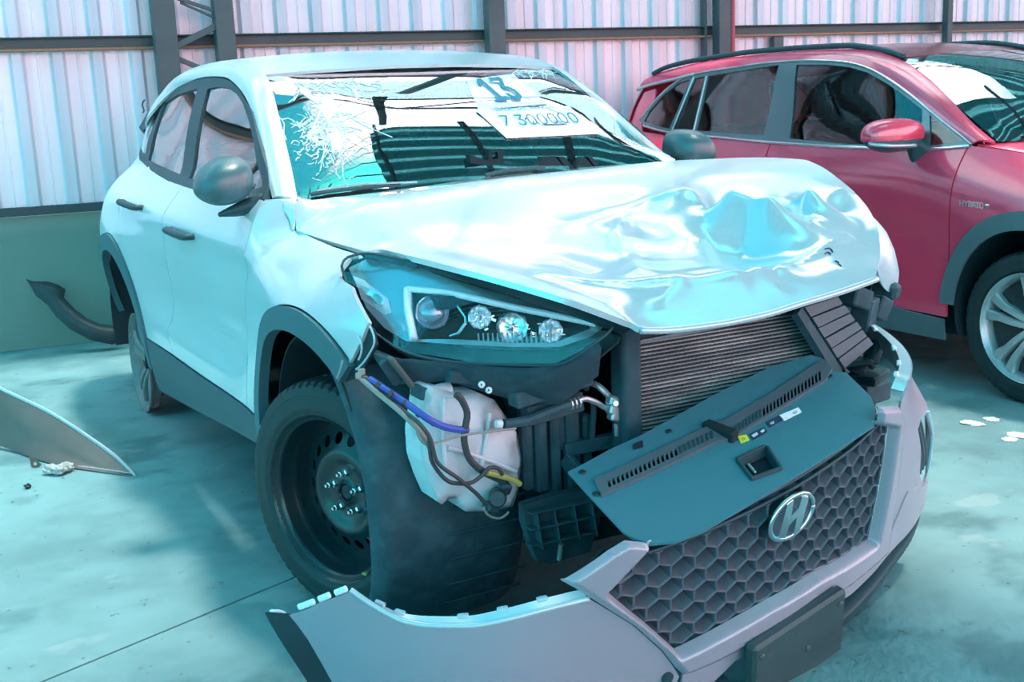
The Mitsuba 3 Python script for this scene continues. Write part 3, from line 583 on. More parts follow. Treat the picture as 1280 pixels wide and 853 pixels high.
# left headlight, pushed out of line
L2 = [at(x, y, 'y', v) for x, y, v in ((1090, 270, -.36), (1097, 277, -.36), (1108, 290, -.36), (1118, 312, -.37), (1124, 340, -.40), (1122, 358, -.42), (1114, 367, -.44), (1100, 350, -.52), (1094, 330, -.54), (1085, 300, -.45))]
lab(add(f'{S}__headlight_shell', patch(L2, 0.02, 0.015, 0.004), 'lamp_shell'), 'broken teal-white lamp shell at the far corner of the hood')
add(f'{S}__headlight_shell__mount', bxm(at(1108, 362, 'y', -.42), (.05, .08, .05), (10, 0, 20), .01), 'dusty_black')
# cooler in front of the engine bay
cz = [at(778, 418, 'y', -.62), at(797, 535, 'y', -.62)]
X0, X1, Z0, Z1 = -.285, .37, .43, .835
ZT, ZB = cz[0][2], cz[1][2]
rd_ = f'{S}__radiator'
add(f'{rd_}__core', bxm(((X0+X1)/2, -.598, (Z0+Z1)/2), (X1-X0, .012, Z1-Z0)), 'dark_plastic', False)
fins = []
for i in range(40):
    z = Z0+.005+(Z1-Z0-.01)*i/39
    fins.append(bxm(((X0+X1)/2, -.612, z), (X1-X0, .016, .0045), b=.001))
add(f'{rd_}__fin', cat(fins), 'fin_metal', False); lab(f'{rd_}__fin', kind='stuff')
add(f'{rd_}__side_tank', mv(rbox((-.03, -.035, -.22), (.03, .035, .22), .018), frame(((cz[0]+cz[1])/2+A_([-.012, 0, .0])), (1, 0, 0), cz[0]-cz[1]) @ A_([[1, 0, 0, 0], [0, 0, 1, 0], [0, -1, 0, 0], [0, 0, 0, 1.0]])), 'dusty_black')
add(f'{rd_}__pipe', tube([at(785, 430, 'y', -.635), at(880, 412, 'y', -.635), at(975, 391, 'y', -.635)], .005, 6), 'aluminium')
add(f'{rd_}__top_bar', beam(at(775, 414, 'y', -.60), at(1010, 376, 'y', -.60), .05, .05), 'dark_plastic')
# louvred air duct right of the cooler
q = [at(x, y, 'y', v) for x, y, v in ((1003, 384, -.66), (1046, 369, -.64), (1091, 430, -.62), (1053, 462, -.66))]
lab(f'{S}__air_duct', 'black louvred air duct panel beside the radiator')
add(f'{S}__air_duct__frame', patch(q, 0, .03, .02, off=-.012), 'dark_plastic')
for i in range(6):
    a, b = i/6+.008, (i+1)/6-.008
    L = lambda t, s: (q[0]*(1-t)+q[3]*t)*(1-s)+(q[1]*(1-t)+q[2]*t)*s
    e = [L(a, .03), L(a+.02 if i < 5 else a, .97), L(b, .97), L(b-.0, .03)]
    add(f'{S}__air_duct__slat', patch(e, 0, .03, .008, off=.004+.002*(i % 2)), 'duct_grey', False)
add(f'{S}__air_duct__side', loft([[q[0]+A_([-.035, -.02, -.01]), q[3]+A_([-.035, -.03, -.03])], [q[0]+A_([0, 0, 0]), q[3]]], 8, 4, .02, (-.3, -.9, 0)), 'dusty_black')
# far corner: brackets and hoses beyond the duct
for (x, y, yy, s, rt) in ((1070, 372, -.48, (.09, .06, .06), (0, 20, 10)), (1080, 392, -.46, (.07, .06, .10), (10, 0, 25)), (1098, 385, -.44, (.05, .06, .07), (0, 30, 0)), (1092, 440, -.46, (.04, .04, .07), (0, 25, 0)), (1085, 470, -.44, (.10, .10, .03), (0, -8, 15)), (1070, 455, -.42, (.05, .05, .05), (20, 20, 0)), (1085, 490, -.40, (.13, .08, .06), (0, 0, 10))):
    add(f'{S}__corner_bracket', bxm(at(x, y, 'y', yy), s, rt, .005), 'dusty_black')
add(f'{S}__corner_hose', tube([at(1040, 462, 'y', -.5), at(1062, 455, 'y', -.5), at(1085, 452, 'y', -.48), at(1090, 458, 'y', -.46)], .011, 8), 'dusty_black')
# added black boxes standing in for the dark bay and blocking light
add(f'{S}__inner_filler', cat([bxm((0, .45, .62), (1.50, .04, .72)), bxm((-.56, -.06, .92), (.30, .75, .03)), bxm((.60, -.06, .92), (.30, .75, .03)), bxm((-.43, -.05, .62), (.03, .9, .60)), bxm((.47, -.05, .62), (.03, .9, .60)), bxm((0, 1.7, .40), (1.66, 2.5, .06)), bxm((0, -.12, .30), (.9, .9, .05)),
    bxm((.08, -.56, .86), (.85, .05, .05))]), 'cabin', False)
hb = f'{S}__lamp_bracket'
add(hb, patch([at(x, y, 'y', v) for x, y, v in ((462, 440, -.34), (510, 452, -.46), (600, 464, -.585), (690, 464, -.70), (752, 435, -.74), (748, 470, -.66), (700, 505, -.62), (640, 500, -.56), (560, 476, -.50), (490, 478, -.40))], .01, .03, .02), 'dusty_black')
for x, y in ((602, 481), (611, 488), (668, 472)):
    add(f'{hb}__bolt', mv(lathe([(.002, .008), (.0035, .008), (.0045, .006), (.008, .004), (.0085, 0)], 14), frame(at(x, y, 'y', -.585-(.03 if x > 650 else .02)), RT, UP)), 'white_plastic' if x < 650 else 'dusty_black')
for (a, b, w, h, y) in (((487, 447), (519, 488), .035, .010, -.47), ((478, 452), (497, 480), .02, .02, -.44), ((520, 489), (562, 500), .06, .03, -.50), ((560, 470), (640, 478), .03, .03, -.53), ((640, 500), (735, 470), .05, .04, -.60), ((655, 520), (725, 500), .04, .05, -.55), ((700, 470), (705, 560), .05, .03, -.50)):
    add(f'{S}__front_strut', beam(at(*a, 'y', y), at(*b, 'y', y), w, h), 'dusty_black' if y != -.47 else 'strut_brown')
# jagged fender end left of the lamp
add(f'{S}__fender_flange', patch([on_surf(x, y, lambda p: p[:, 0]+sw(p[:, 1], p[:, 2])-.01) for x, y in ((455, 402), (466, 412), (470, 432), (450, 470), (430, 478), (420, 474), (430, 445), (440, 420))], 0, .015, .008), 'dark_plastic')
for pts in (((462, 408), (468, 425), (460, 445), (445, 462)), ((447, 420), (452, 432), (448, 450))):
    add(f'{S}__fender_flange__torn_edge', tube([on_surf(x, y, lambda p: p[:, 0]+sw(p[:, 1], p[:, 2])+.004) for x, y in pts], .0028, 5), 'lamp_shell')
add(f'{S}__fender_flange__tab', tube([on_surf(x, y, lambda p: p[:, 0]+sw(p[:, 1], p[:, 2])+.006) for x, y in ((424, 472), (428, 462), (431, 450))], .011, 8, flat=.5), 'satin_silver')
# wheel-arch liner in front of the tyre
ly = [(-.20, .745), (-.30, .66), (-.38, .55), (-.42, .40), (-.42, .28), (-.38, .15), (-.33, .07)]
def liner(xo): return [(xo if z > .2 else xo, y, z) for y, z in ly]
cur = [[(x+dx*(z < .5), y+dy, z+.0) for y, z in ly] for x, dx, dy in ((-.905, 0, .05), (-.88, 0, 0), (-.72, 0, -.025), (-.58, 0, -.02), (-.48, 0, .03))]
lab(f'{S}__arch_liner', 'black plastic wheel arch liner bared in front of the tyre')
add(f'{S}__arch_liner', loft(cur, 26, 26, .006, (0, -1, 0)), 'dusty_black')
for i in range(4):
    x = -.83+.09*i
    add(f'{S}__arch_liner__rib', tube([(x, y-.028+.02*abs(i-1.5)/1.5, z) for y, z in ly[1:]], .0035, 5), 'dusty_black')
for j in range(5):
    y, z = PchipInterpolator(range(7), A_(ly))(3.0+.55*j)
    add(f'{S}__arch_liner__rib', tube([(x, y-.026-.004*math.sin((x+.88)*7), z) for x in np.linspace(-.72, -.5, 6)], .0035, 5), 'dusty_black')
add(f'{S}__arch_liner__upper', loft([[(x, .36*math.cos(a), .43+.37*math.sin(a)) for a in np.linspace(-.15, 2.5, 16)] for x in (-.90, -.6)], 24, 4, .006), 'dark_plastic')
add(f'{S}__rear_arch_liner', loft([[(x, 2.67+.40*math.cos(a), .42+.38*math.sin(a)) for a in np.linspace(-.4, 3.5, 18)] for x in (-.93, -.55)], 26, 4, .006), 'dark_plastic')
add(f'{S}__rear_arch_liner', bxm((-.56, 2.67, .5), (.02, .85, .55)), 'dark_plastic', False)
# washer tank with its pump, hoses and wires
tk = [(533, 489), (540, 484), (559, 489), (575, 494), (600, 492), (618, 500), (646, 541), (652, 575), (648, 612), (641, 633), (612, 640), (582, 640), (573, 633), (571, 622), (562, 624), (552, 631), (546, 627), (536, 604), (527, 577), (525, 545), (530, 512)]
tp = [at(x, y, 'y', -.535) for x, y in tk]
lab(f'{S}__washer_tank', 'translucent white washer tank bared behind the bumper')
tb = patch(tp, .035, .02, .09, smooth_edge=.006)
add(f'{S}__washer_tank', tb, 'tank_plastic', 60)
for pts in (((556, 498), (554, 540), (558, 600)), ((612, 516), (606, 560), (600, 590)), ((560, 560), (600, 572), (645, 590))):
    add(f'{S}__washer_tank__moulded_edge', tube([at(x, y, 'y', -.574) for x, y in pts], .006, 8), 'tank_plastic')
add(f'{S}__washer_tank__filler', tube([at(524, 500, 'y', -.50), at(545, 492, 'y', -.50), at(562, 488, 'y', -.50)], .022, 12), 'tank_plastic')
pm = at(622, 622, 'y', -.60)
add(f'{S}__washer_pump', cat([mv(lathe([(.001, .03), (.018, .03), (.022, .02), (.022, -.03), (.016, -.035)], 20), frame(pm, RT+.4*UP, UP-.4*RT)), bxm(pm+A_([.02, 0, .02]), (.03, .03, .03), (20, 10, 0), .006), bxm(pm+A_([-.02, .0, -.02]), (.03, .04, .02), (0, 20, 0), .004)]), 'black_plastic')
def hose(name, pts, r, m, y=-.60, n=40): add(f'{S}__{name}', tube([at(p[0], p[1], 'y', p[2] if len(p) > 2 else y) for p in pts], r, 8, n), m)
hose('blue_wrapped_hose', ((462, 474, -.46), (480, 486, -.50), (510, 506, -.56), (535, 524, -.60), (560, 535), (585, 538)), .0085, 'blue_tape')
for a in range(5):
    t0 = A_([(470, 480), (486, 491), (504, 503), (522, 516), (540, 527)][a]); hose('blue_wrapped_hose__grey_band', ((t0[0], t0[1], -.50-.02*a-.012), (t0[0]+4, t0[1]+3, -.505-.02*a-.012)), .0092, 'hose_rubber', n=3)
hose('black_hose', ((570, 493), (578, 502), (584, 518), (582, 532), (580, 548), (584, 568), (596, 584), (612, 594), (630, 601)), .0085, 'hose_rubber')
hose('black_hose', ((536, 546), (538, 570), (548, 590), (566, 604), (588, 604), (603, 594), (612, 585), (622, 586), (628, 594)), .005, 'hose_rubber', -.62)
hose('yellow_sleeve', ((609, 591), (625, 595), (641, 600), (650, 606)), .0075, 'yellow_sleeve', -.612)
hose('wiring', ((448, 470, -.44), (470, 490, -.50), (500, 515, -.57), (525, 540), (533, 552), (537, 560)), .0062, 'beige_tube')
hose('wiring', ((446, 466, -.44), (475, 492, -.50), (505, 514, -.57), (528, 534), (538, 549), (545, 575), (575, 600), (600, 622), (608, 632)), .0048, 'hose_rubber', -.63)
hose('wiring', ((521, 541), (535, 556), (552, 552), (575, 545), (610, 540), (645, 536)), .003, 'beige_tube', -.61)
hose('wiring', ((604, 634), (612, 645), (625, 648), (636, 640)), .003, 'beige_tube', -.61)
for x, y in ((449, 470), (455, 474), (452, 465)): add(f'{S}__hose_end', mv(rbox((-.008, -.008, -.014), (.008, .008, .014), .004), frame(at(x, y, 'y', -.44), RT, UP)), 'beige_tube')
hose('coolant_hose', ((630, 530), (655, 527), (685, 516), (712, 506)), .0125, 'dusty_black', -.60)
hose('coolant_hose__end', ((620, 530), (627, 530)), .010, 'white_plastic', -.60, 3)
for x in (712, 717, 722): hose('coolant_hose__clamp', ((x, 506-(x-712)*.3), (x+2, 505.5-(x-712)*.3)), .0145, 'aluminium', -.60, 3)
hose('cooling_pipe', ((722, 502), (730, 499), (742, 502), (757, 510), (770, 516)), .0075, 'aluminium', -.60)
hose('cooling_pipe', ((733, 486, -.50), (736, 478, -.54), (745, 481, -.58), (758, 492), (770, 503)), .0085, 'aluminium', -.60)
hose('cooling_pipe', ((741, 500, -.56), (742, 518, -.55), (740, 550, -.54)), .008, 'dusty_black', -.55)
for dx, dy in ((0, 0), (0, 11), (2, 19)):
    add(f'{S}__pipe_block', bxm(at(767+dx, 501+dy, 'y', -.615), (.036, .03, .026), (0, 15, 0), .005), 'aluminium')
add(f'{S}__pipe_block__bolt', mv(trimesh.creation.cylinder(radius=.007, height=.04, sections=10), frame(at(769, 504, 'y', -.635), RT, UP)), 'satin_silver')
hose('radiator_stud', ((770, 530), (771, 545)), .006, 'aluminium', -.62, 4); hose('radiator_stud', ((779, 528), (780, 546)), .009, 'aluminium', -.62, 4)
# front rail end and torn under-tray bracket
for i, (x, w) in enumerate(((655, .03), (672, .035), (690, .03), (712, .04), (730, .025))):
    a, b = at(x, 500+4*i, 'y', -.50-.01*(i % 2)), at(x+4, 612+3*i, 'y', -.50-.01*(i % 2))
    add(f'{S}__front_rail', beam(a, b, w, .04, (0, 1, 0), .008), 'dusty_black')
add(f'{S}__front_rail__cross_bar', beam(at(705, 562, 'y', -.52), at(790, 546, 'y', -.56), .03, .035), 'dusty_black')
add(f'{S}__front_rail__cross_bar', beam(at(706, 572, 'y', -.52), at(722, 592, 'y', -.56), .02, .045), 'dusty_black')
bk = [at(x, y, 'y', -.60) for x, y in ((655, 632), (700, 618), (742, 612), (752, 640), (745, 668), (738, 690), (712, 698), (690, 706), (672, 702), (664, 680), (656, 655))]
lab(add(f'{S}__tray_bracket', patch(bk, 0, .02, .03), 'dusty_black'), 'torn black ribbed plastic bracket hanging under the front')
for x0, y0 in ((668, 640), (690, 634), (714, 628), (736, 624)):
    add(f'{S}__tray_bracket__rib', beam(at(x0, y0, 'y', -.615), at(x0+8, y0+46, 'y', -.615), .006, .03, (0, 1, 0)), 'dusty_black')
for y0 in (636, 656, 676):
    add(f'{S}__tray_bracket__rib', beam(at(660, y0+6, 'y', -.615), at(744, y0-12, 'y', -.615), .006, .03, (0, 1, 0)), 'dusty_black')
add(f'{S}__tray_bracket__clip', bxm(at(700, 690, 'y', -.62), (.012, .012, .05), (0, 10, 0)), 'beige_tube')
# wheels
def tyre(R, rim, w, tread=64):
    prof = A_([(rim, -w*.40), (rim+.012, -w*.47), (R*.80, -w*.50), (R*.93, -w*.47), (R*.985, -w*.40), (R, -w*.30), (R, -w*.13), (R*.978, -w*.12), (R*.978, -w*.09), (R, -w*.08), (R, w*.08), (R*.978, w*.09), (R*.978, w*.12), (R, w*.13), (R, w*.30), (R*.985, w*.40), (R*.955, w*.455), (R*.93, w*.47), (R*.90, w*.478), (R*.885, w*.487), (R*.87, w*.482), (R*.80, w*.50), (R*.77, w*.503), (R*.755, w*.497), (rim+.025, w*.485), (rim+.012, w*.47), (rim, w*.40)])
    n = tread*4; m = lathe(prof, n); V = np.asarray(m.vertices).reshape(len(prof), n, 3).copy()
    for i in list(range(4, 7))+list(range(9, 11))+list(range(13, 17)):
        sl = (np.arange(n)+2*(i > 9)) % 4 == 0
        V[i, sl, :2] *= 0.982
    return TM(V.reshape(-1, 3), m.faces)
kw = f'{S}__front_wheel'
wa = A_([-.935, -.36, .02]); wa /= np.linalg.norm(wa)
wy = A_([0, 0, 1.0]); wx = np.cross(wy, wa)
WM = frame((-.80, .02, .335), wx, wy)
lab(kw, 'black steel wheel turned inwards, with a worn tyre')
add(f'{kw}__tyre', mv(tyre(.338, .225, .215), WM), 'rubber', 25)
add(f'{kw}__rim', mv(lathe([(.226, .085), (.236, .100), (.241, .104), (.242, .098), (.236, .092), (.225, .088), (.219, .078), (.215, .055), (.208, .045), (.203, .030), (.200, -.02), (.19, -.08)], 72), WM), 'black_wheel', 40)
def disc_z(r): return np.interp(r, [.0, .034, .036, .075, .105, .118, .13, .172, .19, .204], [.030, .030, .020, .022, .036, .038, .030, .008, .000, -.004])
ann = Point(0, 0).buffer(.204, 48).difference(Point(0, 0).buffer(.028, 16))
for i in range(18):
    a = 2*math.pi*i/18
    ann = ann.difference(shapely.affinity.rotate(shapely.affinity.scale(Point(.156, 0).buffer(.0165, 10), 1.0, .92), math.degrees(a), origin=(0, 0)))
add(f'{kw}__disc', mv(surf(ann, lambda P: np.c_[P, disc_z(np.hypot(P[:, 0], P[:, 1]))], .011, .004, (0, 0, 1)), WM), 'black_wheel', 40)
add(f'{kw}__hub', mv(lathe([(.001, .026), (.018, .026), (.024, .022), (.027, .016), (.028, -.02)], 24), WM), 'dark_plastic')
add(f'{kw}__brake_disc', mv(lathe([(.001, -.06), (.15, -.06), (.15, -.08)], 40), WM), 'steel_dark')
for i in range(5):
    a = math.radians(20+72*i); c = (WM@A_([.057*math.cos(a), .057*math.sin(a), .02, 1]))[:3]
    add(f'{kw}__lug_nut', mv(lathe([(.001, .034), (.005, .034), (.0055, .026), (.0085, .025), (.0095, .014), (.0085, .012), (.012, .008), (.012, 0)], 6), frame(c, wx, wy)), 'chrome', 20)
add(f'{kw}__balance_weight', mv(cbox((.018, .006, .012), .001), frame((WM@A_([.14, -.185, .098, 1]))[:3], wx, wy)), 'yellow_sleeve')
def alloy(key, M, R, spokes=5, m1='alloy', m2='dark_alloy'):
    add(f'{key}__rim', mv(lathe([(R-.004, .075), (R+.008, .098), (R+.012, .10), (R+.012, .092), (R, .085), (R-.012, .06), (R-.02, 0), (R-.02, -.08)], 64), M), m1, 40)
    for i in range(spokes):
        a0 = 2*math.pi*i/spokes+.3
        for s in (-1, 1):
            P = []
            for r, da, z, w in ((.045, .30, .055, .016), (.10, .22, .072, .017), (.16, .17, .080, .019), (R-.004, .20, .078, .026)):
                P.append((r, a0+s*da, z, w))
            V = []
            for r, a, z, w in P:
                t = A_([-math.sin(a), math.cos(a), 0]); c = A_([r*math.cos(a), r*math.sin(a), z])
                V += [c-t*w+A_([0, 0, -.006]), c-t*w*.7+A_([0, 0, .003]), c+t*w*.7+A_([0, 0, .003]), c+t*w+A_([0, 0, -.006]), c+t*w-A_([0, 0, .03]), c-t*w-A_([0, 0, .03])]
            F = []
            for j in range(3):
                for q_ in range(6):
                    a_, b_ = j*6+q_, j*6+(q_+1) % 6; F += [[a_, b_, b_+6], [a_, b_+6, a_+6]]
            add(f'{key}__spoke', mv(TM(V, F), M), m1, 30)
        am = a0+math.pi/spokes; w_ = [A_([r*math.cos(am+d), r*math.sin(am+d), .045]) for r, d in ((.07, -.2), (R-.01, -.36), (R-.01, .36), (.07, .2))]
        add(f'{key}__spoke_inset', mv(solid(A_(w_), [[0, 1, 2], [0, 2, 3]], .01, (0, 0, 1)), M), m2, False)
    add(f'{key}__hub_cap', mv(lathe([(.001, .066), (.022, .066), (.028, .062), (.032, .05), (.05, .045), (.055, .02)], 28), M), m1, 30)
    add(f'{key}__brake_disc', mv(lathe([(.001, -.0), (.15, -.0), (.15, -.02)], 40), M), m2)
kw = f'{S}__rear_wheel'; lab(kw, 'grey alloy wheel without a tyre, resting on its rim')
RM = frame((-.79, 2.67, .242), (0, 1, 0), (0, 0, 1)); RM[:3, 0] *= -1; RM[:3, 2] = (-1, 0, 0)
alloy(kw, RM, .228, 5, 'grey_alloy')
kw = f'{S}__left_wheel'
for y, R in ((0.02, .338), (2.67, .338)):
    add(kw, cat([mv(tyre(R, .225, .215, 32), frame((.80, y, R if y < 1 else .335), (0, 1, 0), (0, 0, 1))), mv(lathe([(.001, .02), (.22, .03), (.226, .09)], 32), frame((.80, y, .335), (0, 1, 0), (0, 0, 1)))]), 'rubber')
# mirrors
def mirror_unit(key, side_):
    k = f'{S}__{key}'
    c = A_([-.905, .72, 1.180])
    ico = trimesh.creation.icosphere(4).vertices.copy()
    V = np.sign(ico)*np.abs(ico)**0.82
    V[:, 0] *= np.where(V[:, 0] < 0, .098, .088); V[:, 2] *= np.where(V[:, 2] > 0, .082, .068)*(1-.28*np.clip(-V[:, 0]/.098, 0, 1)**2)
    V[:, 1] = np.clip(V[:, 1]*.115, -.2, .035)
    V[:, 0] += .16*np.clip(V[:, 1], -.2, .2)*(.5)
    V[:, 2] += .012*(V[:, 0]/.1)
    hs = TM(c+V, trimesh.creation.icosphere(4).faces)
    g = TM(c+A_([0, .037, .004])+np.c_[V[:, 0]*.86, V[:, 1]*0, V[:, 2]*.82], trimesh.creation.icosphere(4).faces)
    arm = hullof([((-.875, .72, 1.085), .014), ((-.82, .72, 1.10), .026), ((-.80, .68, 1.115), .028), ((-.80, .76, 1.11), .026), ((-.93, .71, 1.083), .008)], 2)
    sail = hullof([((-.775, .66, 1.13), .008), ((-.765, .82, 1.135), .008), ((-.745, .82, 1.235), .008)], 1)
    mm = (lambda x: x) if side_ < 0 else mirror
    add(f'{k}__shell', mm(hs), 'mirror_black', True); add(f'{k}__arm', mm(arm), 'black_plastic', True); add(f'{k}__sail', mm(sail), 'black_plastic')
    add(f'{k}__glass', mm(trimesh.convex.convex_hull(np.asarray(g.vertices)+A_([0, .0015, 0])*np.sign(ico[:, 1:2]))), 'chrome', True)
    lab(k, 'black door mirror')
mirror_unit('mirror', -1); mirror_unit('mirror', 1) if False else None
mirror_unit('far_mirror', 1)
# cabin seen dimly through the panes
add(f'{S}__dashboard', mv(rbox((-.66, .55, .80), (.66, 1.05, 1.06), .06), np.eye(4)), 'cabin')
for x in (-.36, .36):
    add(f'{S}__seat', cat([rbox((x-.24, 1.25, .55), (x+.24, 1.75, .72), .06), rbox((x-.23, 1.70, .60), (x+.23, 1.86, 1.22), .06), rbox((x-.12, 1.74, 1.22), (x+.12, 1.84, 1.40), .04)]), 'cabin')
add(f'{S}__rear_seat', cat([rbox((-.62, 2.2, .55), (.62, 2.7, .75), .06), rbox((-.62, 2.62, .6), (.62, 2.80, 1.25), .06)]), 'cabin')
add(f'{S}__steering_wheel', mv(trimesh.creation.torus(.18, .015, 32, 8), frame((.36, 1.13, 1.03), (1, 0, 0), (0, .5, .86))), 'cabin')
# ------------------------------------------------------------------ the loose front bumper, lying askew before the white car
from scipy.spatial.transform import Rotation as Ro
BR, BT = Ro.from_euler('xyz', [9.79, -8.44, 8.64], degrees=True).as_matrix(), A_([-.071, -.965, .014])
BM = np.eye(4); BM[:3, :3] = BR; BM[:3, 3] = BT
N_ = 'front_bumper'
lab(N_, 'torn-off silver front bumper with black hexagonal grille, lying askew before the white car', 'bumper')
_dh = PchipInterpolator([0, .2, .4, .55, .7, .82, .92, .97, 1.01, 1.05], [.015, .026, .06, .10, .175, .28, .43, .55, .68, .85])
_dl = PchipInterpolator([0, .2, .4, .55, .7, .8, .88, .93, .95, .96, 1.05], [.015, .026, .055, .09, .12, .155, .21, .29, .38, .47, .9])
_dr = PchipInterpolator([0, .2, .4, .55, .7, .82, .92, .97, 1.01, 1.05], [.015, .026, .06, .095, .145, .235, .38, .51, .66, .85])
def sst(a, b, x): t = np.clip((x-a)/(b-a), 0, 1); return t*t*(3-2*t)
def DB(u, h):
    a = np.clip(np.abs(u), 0, 1.05); w = sst(.26, .50, h)
    return np.where(u > 0, _dl(a)*(1-w)+_dh(a)*w, _dr(a)*(1-w)+_dh(a)*w)+.05*np.clip((.06-h)/.1, 0, 1.5)**2
def W_(L): return np.asarray(L)@BR.T+BT
def lray(px, py): return BR.T@(CAM-BT), BR.T@ray(px, py)
def onB(px, py, off=0.0):            # (u, h) on the bumper skin
    o, d = lray(px, py); ts = np.linspace(1.2, 4.2, 2500); q = o+ts[:, None]*d
    v = np.where(np.abs(q[:, 0]) < 1.05, q[:, 1]-off-DB(q[:, 0], q[:, 2]), -1); k = np.nonzero((v[:-1] < 0) & (v[1:] >= 0) & (np.abs(q[1:, 0]) < 1.05))[0][0]
    return q[k, [0, 2]]
def onP(px, py, c=.51, s=.18):       # (u, d) on the sloping top cover
    o, d = lray(px, py); t = (c+s*o[1]-o[2])/(d[2]-s*d[1]); q = o+t*d; return q[:2]
def bs(poly, off=0.0, th=.005, step=.022):
    p = Polygon(poly).buffer(0) if not hasattr(poly, 'geom_type') else poly
    f = off if callable(off) else (lambda P: off)
    return surf(p, lambda P: W_(np.c_[P[:, 0], DB(P[:, 0], P[:, 1])+f(P), P[:, 1]]), step, th, (-.2, -.9, .1))
def px(l): return [tuple(onB(*p)) for p in l]
wing_top = px([(440, 739), (450, 746), (466, 757), (485, 768), (510, 779), (540, 783.5), (590, 784), (640, 775), (690, 762), (738, 750)])
wing = wing_top + px([(762, 764), (791, 782), (826, 813), (842, 834), (849, 846)]) + [(-.345, .09), (-.36, .02), (-.7, .0), (-.90, .04)] + px([(415, 853), (400, 826), (385, 800), (372, 782), (362, 770), (400, 754)])
add(f'{N_}__wing', bs(wing, 0, .006, .02), 'silver_paint')
add(f'{N_}__wing__rolled_edge', tube([W_([u, DB(u, h)+.004, h]) for u, h in wing_top], .006, 8, 50), 'white_paint', True)  # paler paint than the wing, putting the lit rim into the colour
fl = [W_([u, DB(u, h)+.006, h]) for u, h in wing_top[3:]]; fb = [p+BR@A_([0.004, .03, .004]) for p in fl]
add(f'{N_}__wing__flange', loft([fl, fb], 30, 3, .003, (0, 0, 1)), 'lamp_shell')
for t in (.1, .3, .5, .68, .85):
    i = int(t*(len(fb)-1)); add(f'{N_}__wing__clip', mv(cbox((.024, .010, .012), .002), frame(fb[i], fb[min(i+1, len(fb)-1)]-fb[max(i-1, 0)], (0, 0, 1))), 'lamp_shell')
for a, b in (((375, 764), (395, 756)), ((400, 754), (415, 748)), ((420, 746), (436, 740))):
    p, q_ = (W_([u, DB(u, h)+.004, h+.006]) for u, h in (onB(*a), onB(*b))); add(f'{N_}__wing__clip', beam(p, q_, .008, .014), 'frost')
ain = [W_([u, DB(u, h)+.002, h]) for u, h in px([(362, 770), (372, 782), (385, 800), (400, 826), (415, 853)])+[(-.92, .08), (-.86, .02)]]
aout = [BR@A_([du, dd, dh])+p for p, (du, dd, dh) in zip(ain, [(-.035, .050, -.005), (-.038, .048, -.015), (-.04, .045, -.02), (-.035, .035, -.03), (-.03, .02, -.04), (-.02, .0, -.05), (-.01, -.01, -.02)])]
add(f'{N_}__arch_trim', loft([ain, aout], 20, 4, .012, (-.7, -.6, .2)), 'dark_plastic')
add(f'{N_}__arch_trim__end_clip', cat([bxm(at(345, 766, 'y', -.50), (.03, .02, .012), (0, 20, 20)), bxm(at(352, 772, 'y', -.50), (.012, .02, .03), (0, 20, 20))]), 'frost')
# silver surround of the grille
inner_px = [(812, 684), (760.5, 739), (785, 760), (815, 784), (847, 813), (900, 786), (960, 752), (1020, 717), (1089, 676), (1097, 640), (1107, 585), (1114, 537), (1093, 533), (1050, 556), (1000, 588), (930, 630), (870, 662)]
outer_px = [(813, 680), (800, 677), (779, 674.5), (758, 687), (735, 704), (700, 725), (715, 733), (745, 752), (791, 781), (826, 812), (842, 833), (851, 841), (880, 829), (940, 797), (1000, 765), (1060, 727), (1103, 689), (1111, 640), (1118, 585), (1122.5, 540), (1124, 514), (1120, 507), (1096, 508), (1094, 530)]
IN = Polygon(px(inner_px)).buffer(0); OUT = Polygon(px(outer_px)).buffer(0)
sur = OUT.difference(IN.buffer(.002)).difference(Polygon(px([(816, 684), (1093, 533), (1085, 500), (830, 620)])).buffer(.002))
sur = max(getattr(sur, 'geoms', [sur]), key=lambda g: g.area)
def bev(P):
    d = shapely.distance(shapely.points(P), IN); e = shapely.distance(shapely.points(P), OUT.exterior)
    return -.022*sst(0, .02, d)*sst(-.004, .010, e)+.012*(1-sst(0, .012, d))
add(f'{N_}__grille_surround', bs(sur, bev, .006, .0065), 'silver_paint', 40)
# lower skin and the far corner
low = px([(852, 843), (880, 832), (940, 800), (1000, 768), (1058, 731), (1103, 692)])+[(.62, .19), (.75, .14), (.84, .10), (.84, .02), (.70, .015), (.50, .03), (.30, .045), (.18, .07), (-.17, .10), (-.33, .03)]
add(f'{N_}__lower_skin', bs(low, -.004, .006, .02), 'silver_paint')
fog = [(.685, .345), (.735, .355), (.79, .335), (.815, .25), (.80, .15), (.76, .13), (.705, .19)]
face = [(.535, .500), (.56, .515), (.62, .525), (.70, .515), (.80, .50), (.90, .485), (.948, .475), (.950, .44), (.935, .36), (.91, .29), (.88, .16), (.845, .10), (.75, .135), (.62, .185)]+px([(1103, 690), (1111, 640), (1118, 585), (1122, 540)])
add(f'{N_}__corner_skin', bs(Polygon(face).difference(Polygon(fog)), 0, .006, .016), 'silver_paint')
add(f'{N_}__fog_bezel', bs(Polygon(fog).buffer(.004), .03, .005, .012), 'dark_plastic')
for i in range(4):
    u = .715+.025*i; add(f'{N_}__fog_bezel__bar', tube([W_([u-.02*(t-.5), DB(u, .2+.13*t)+.018, .17+.15*t]) for t in (0, .5, 1)], .005, 6), 'duct_grey')
add(f'{N_}__fog_bezel__lit_edge', tube([W_([.80, DB(.80, .33)-.0, .34]), W_([.815, DB(.815, .25)+.0, .25]), W_([.80, DB(.80, .15), .16])], .006, 8), 'lamp_shell')  # pale tube that paints in the lit rim of the bezel
ce = [(.56, .515), (.62, .525), (.70, .515), (.80, .50), (.90, .485), (.948, .475)]
ca = [W_([u, DB(u, h)+.004, h]) for u, h in ce]
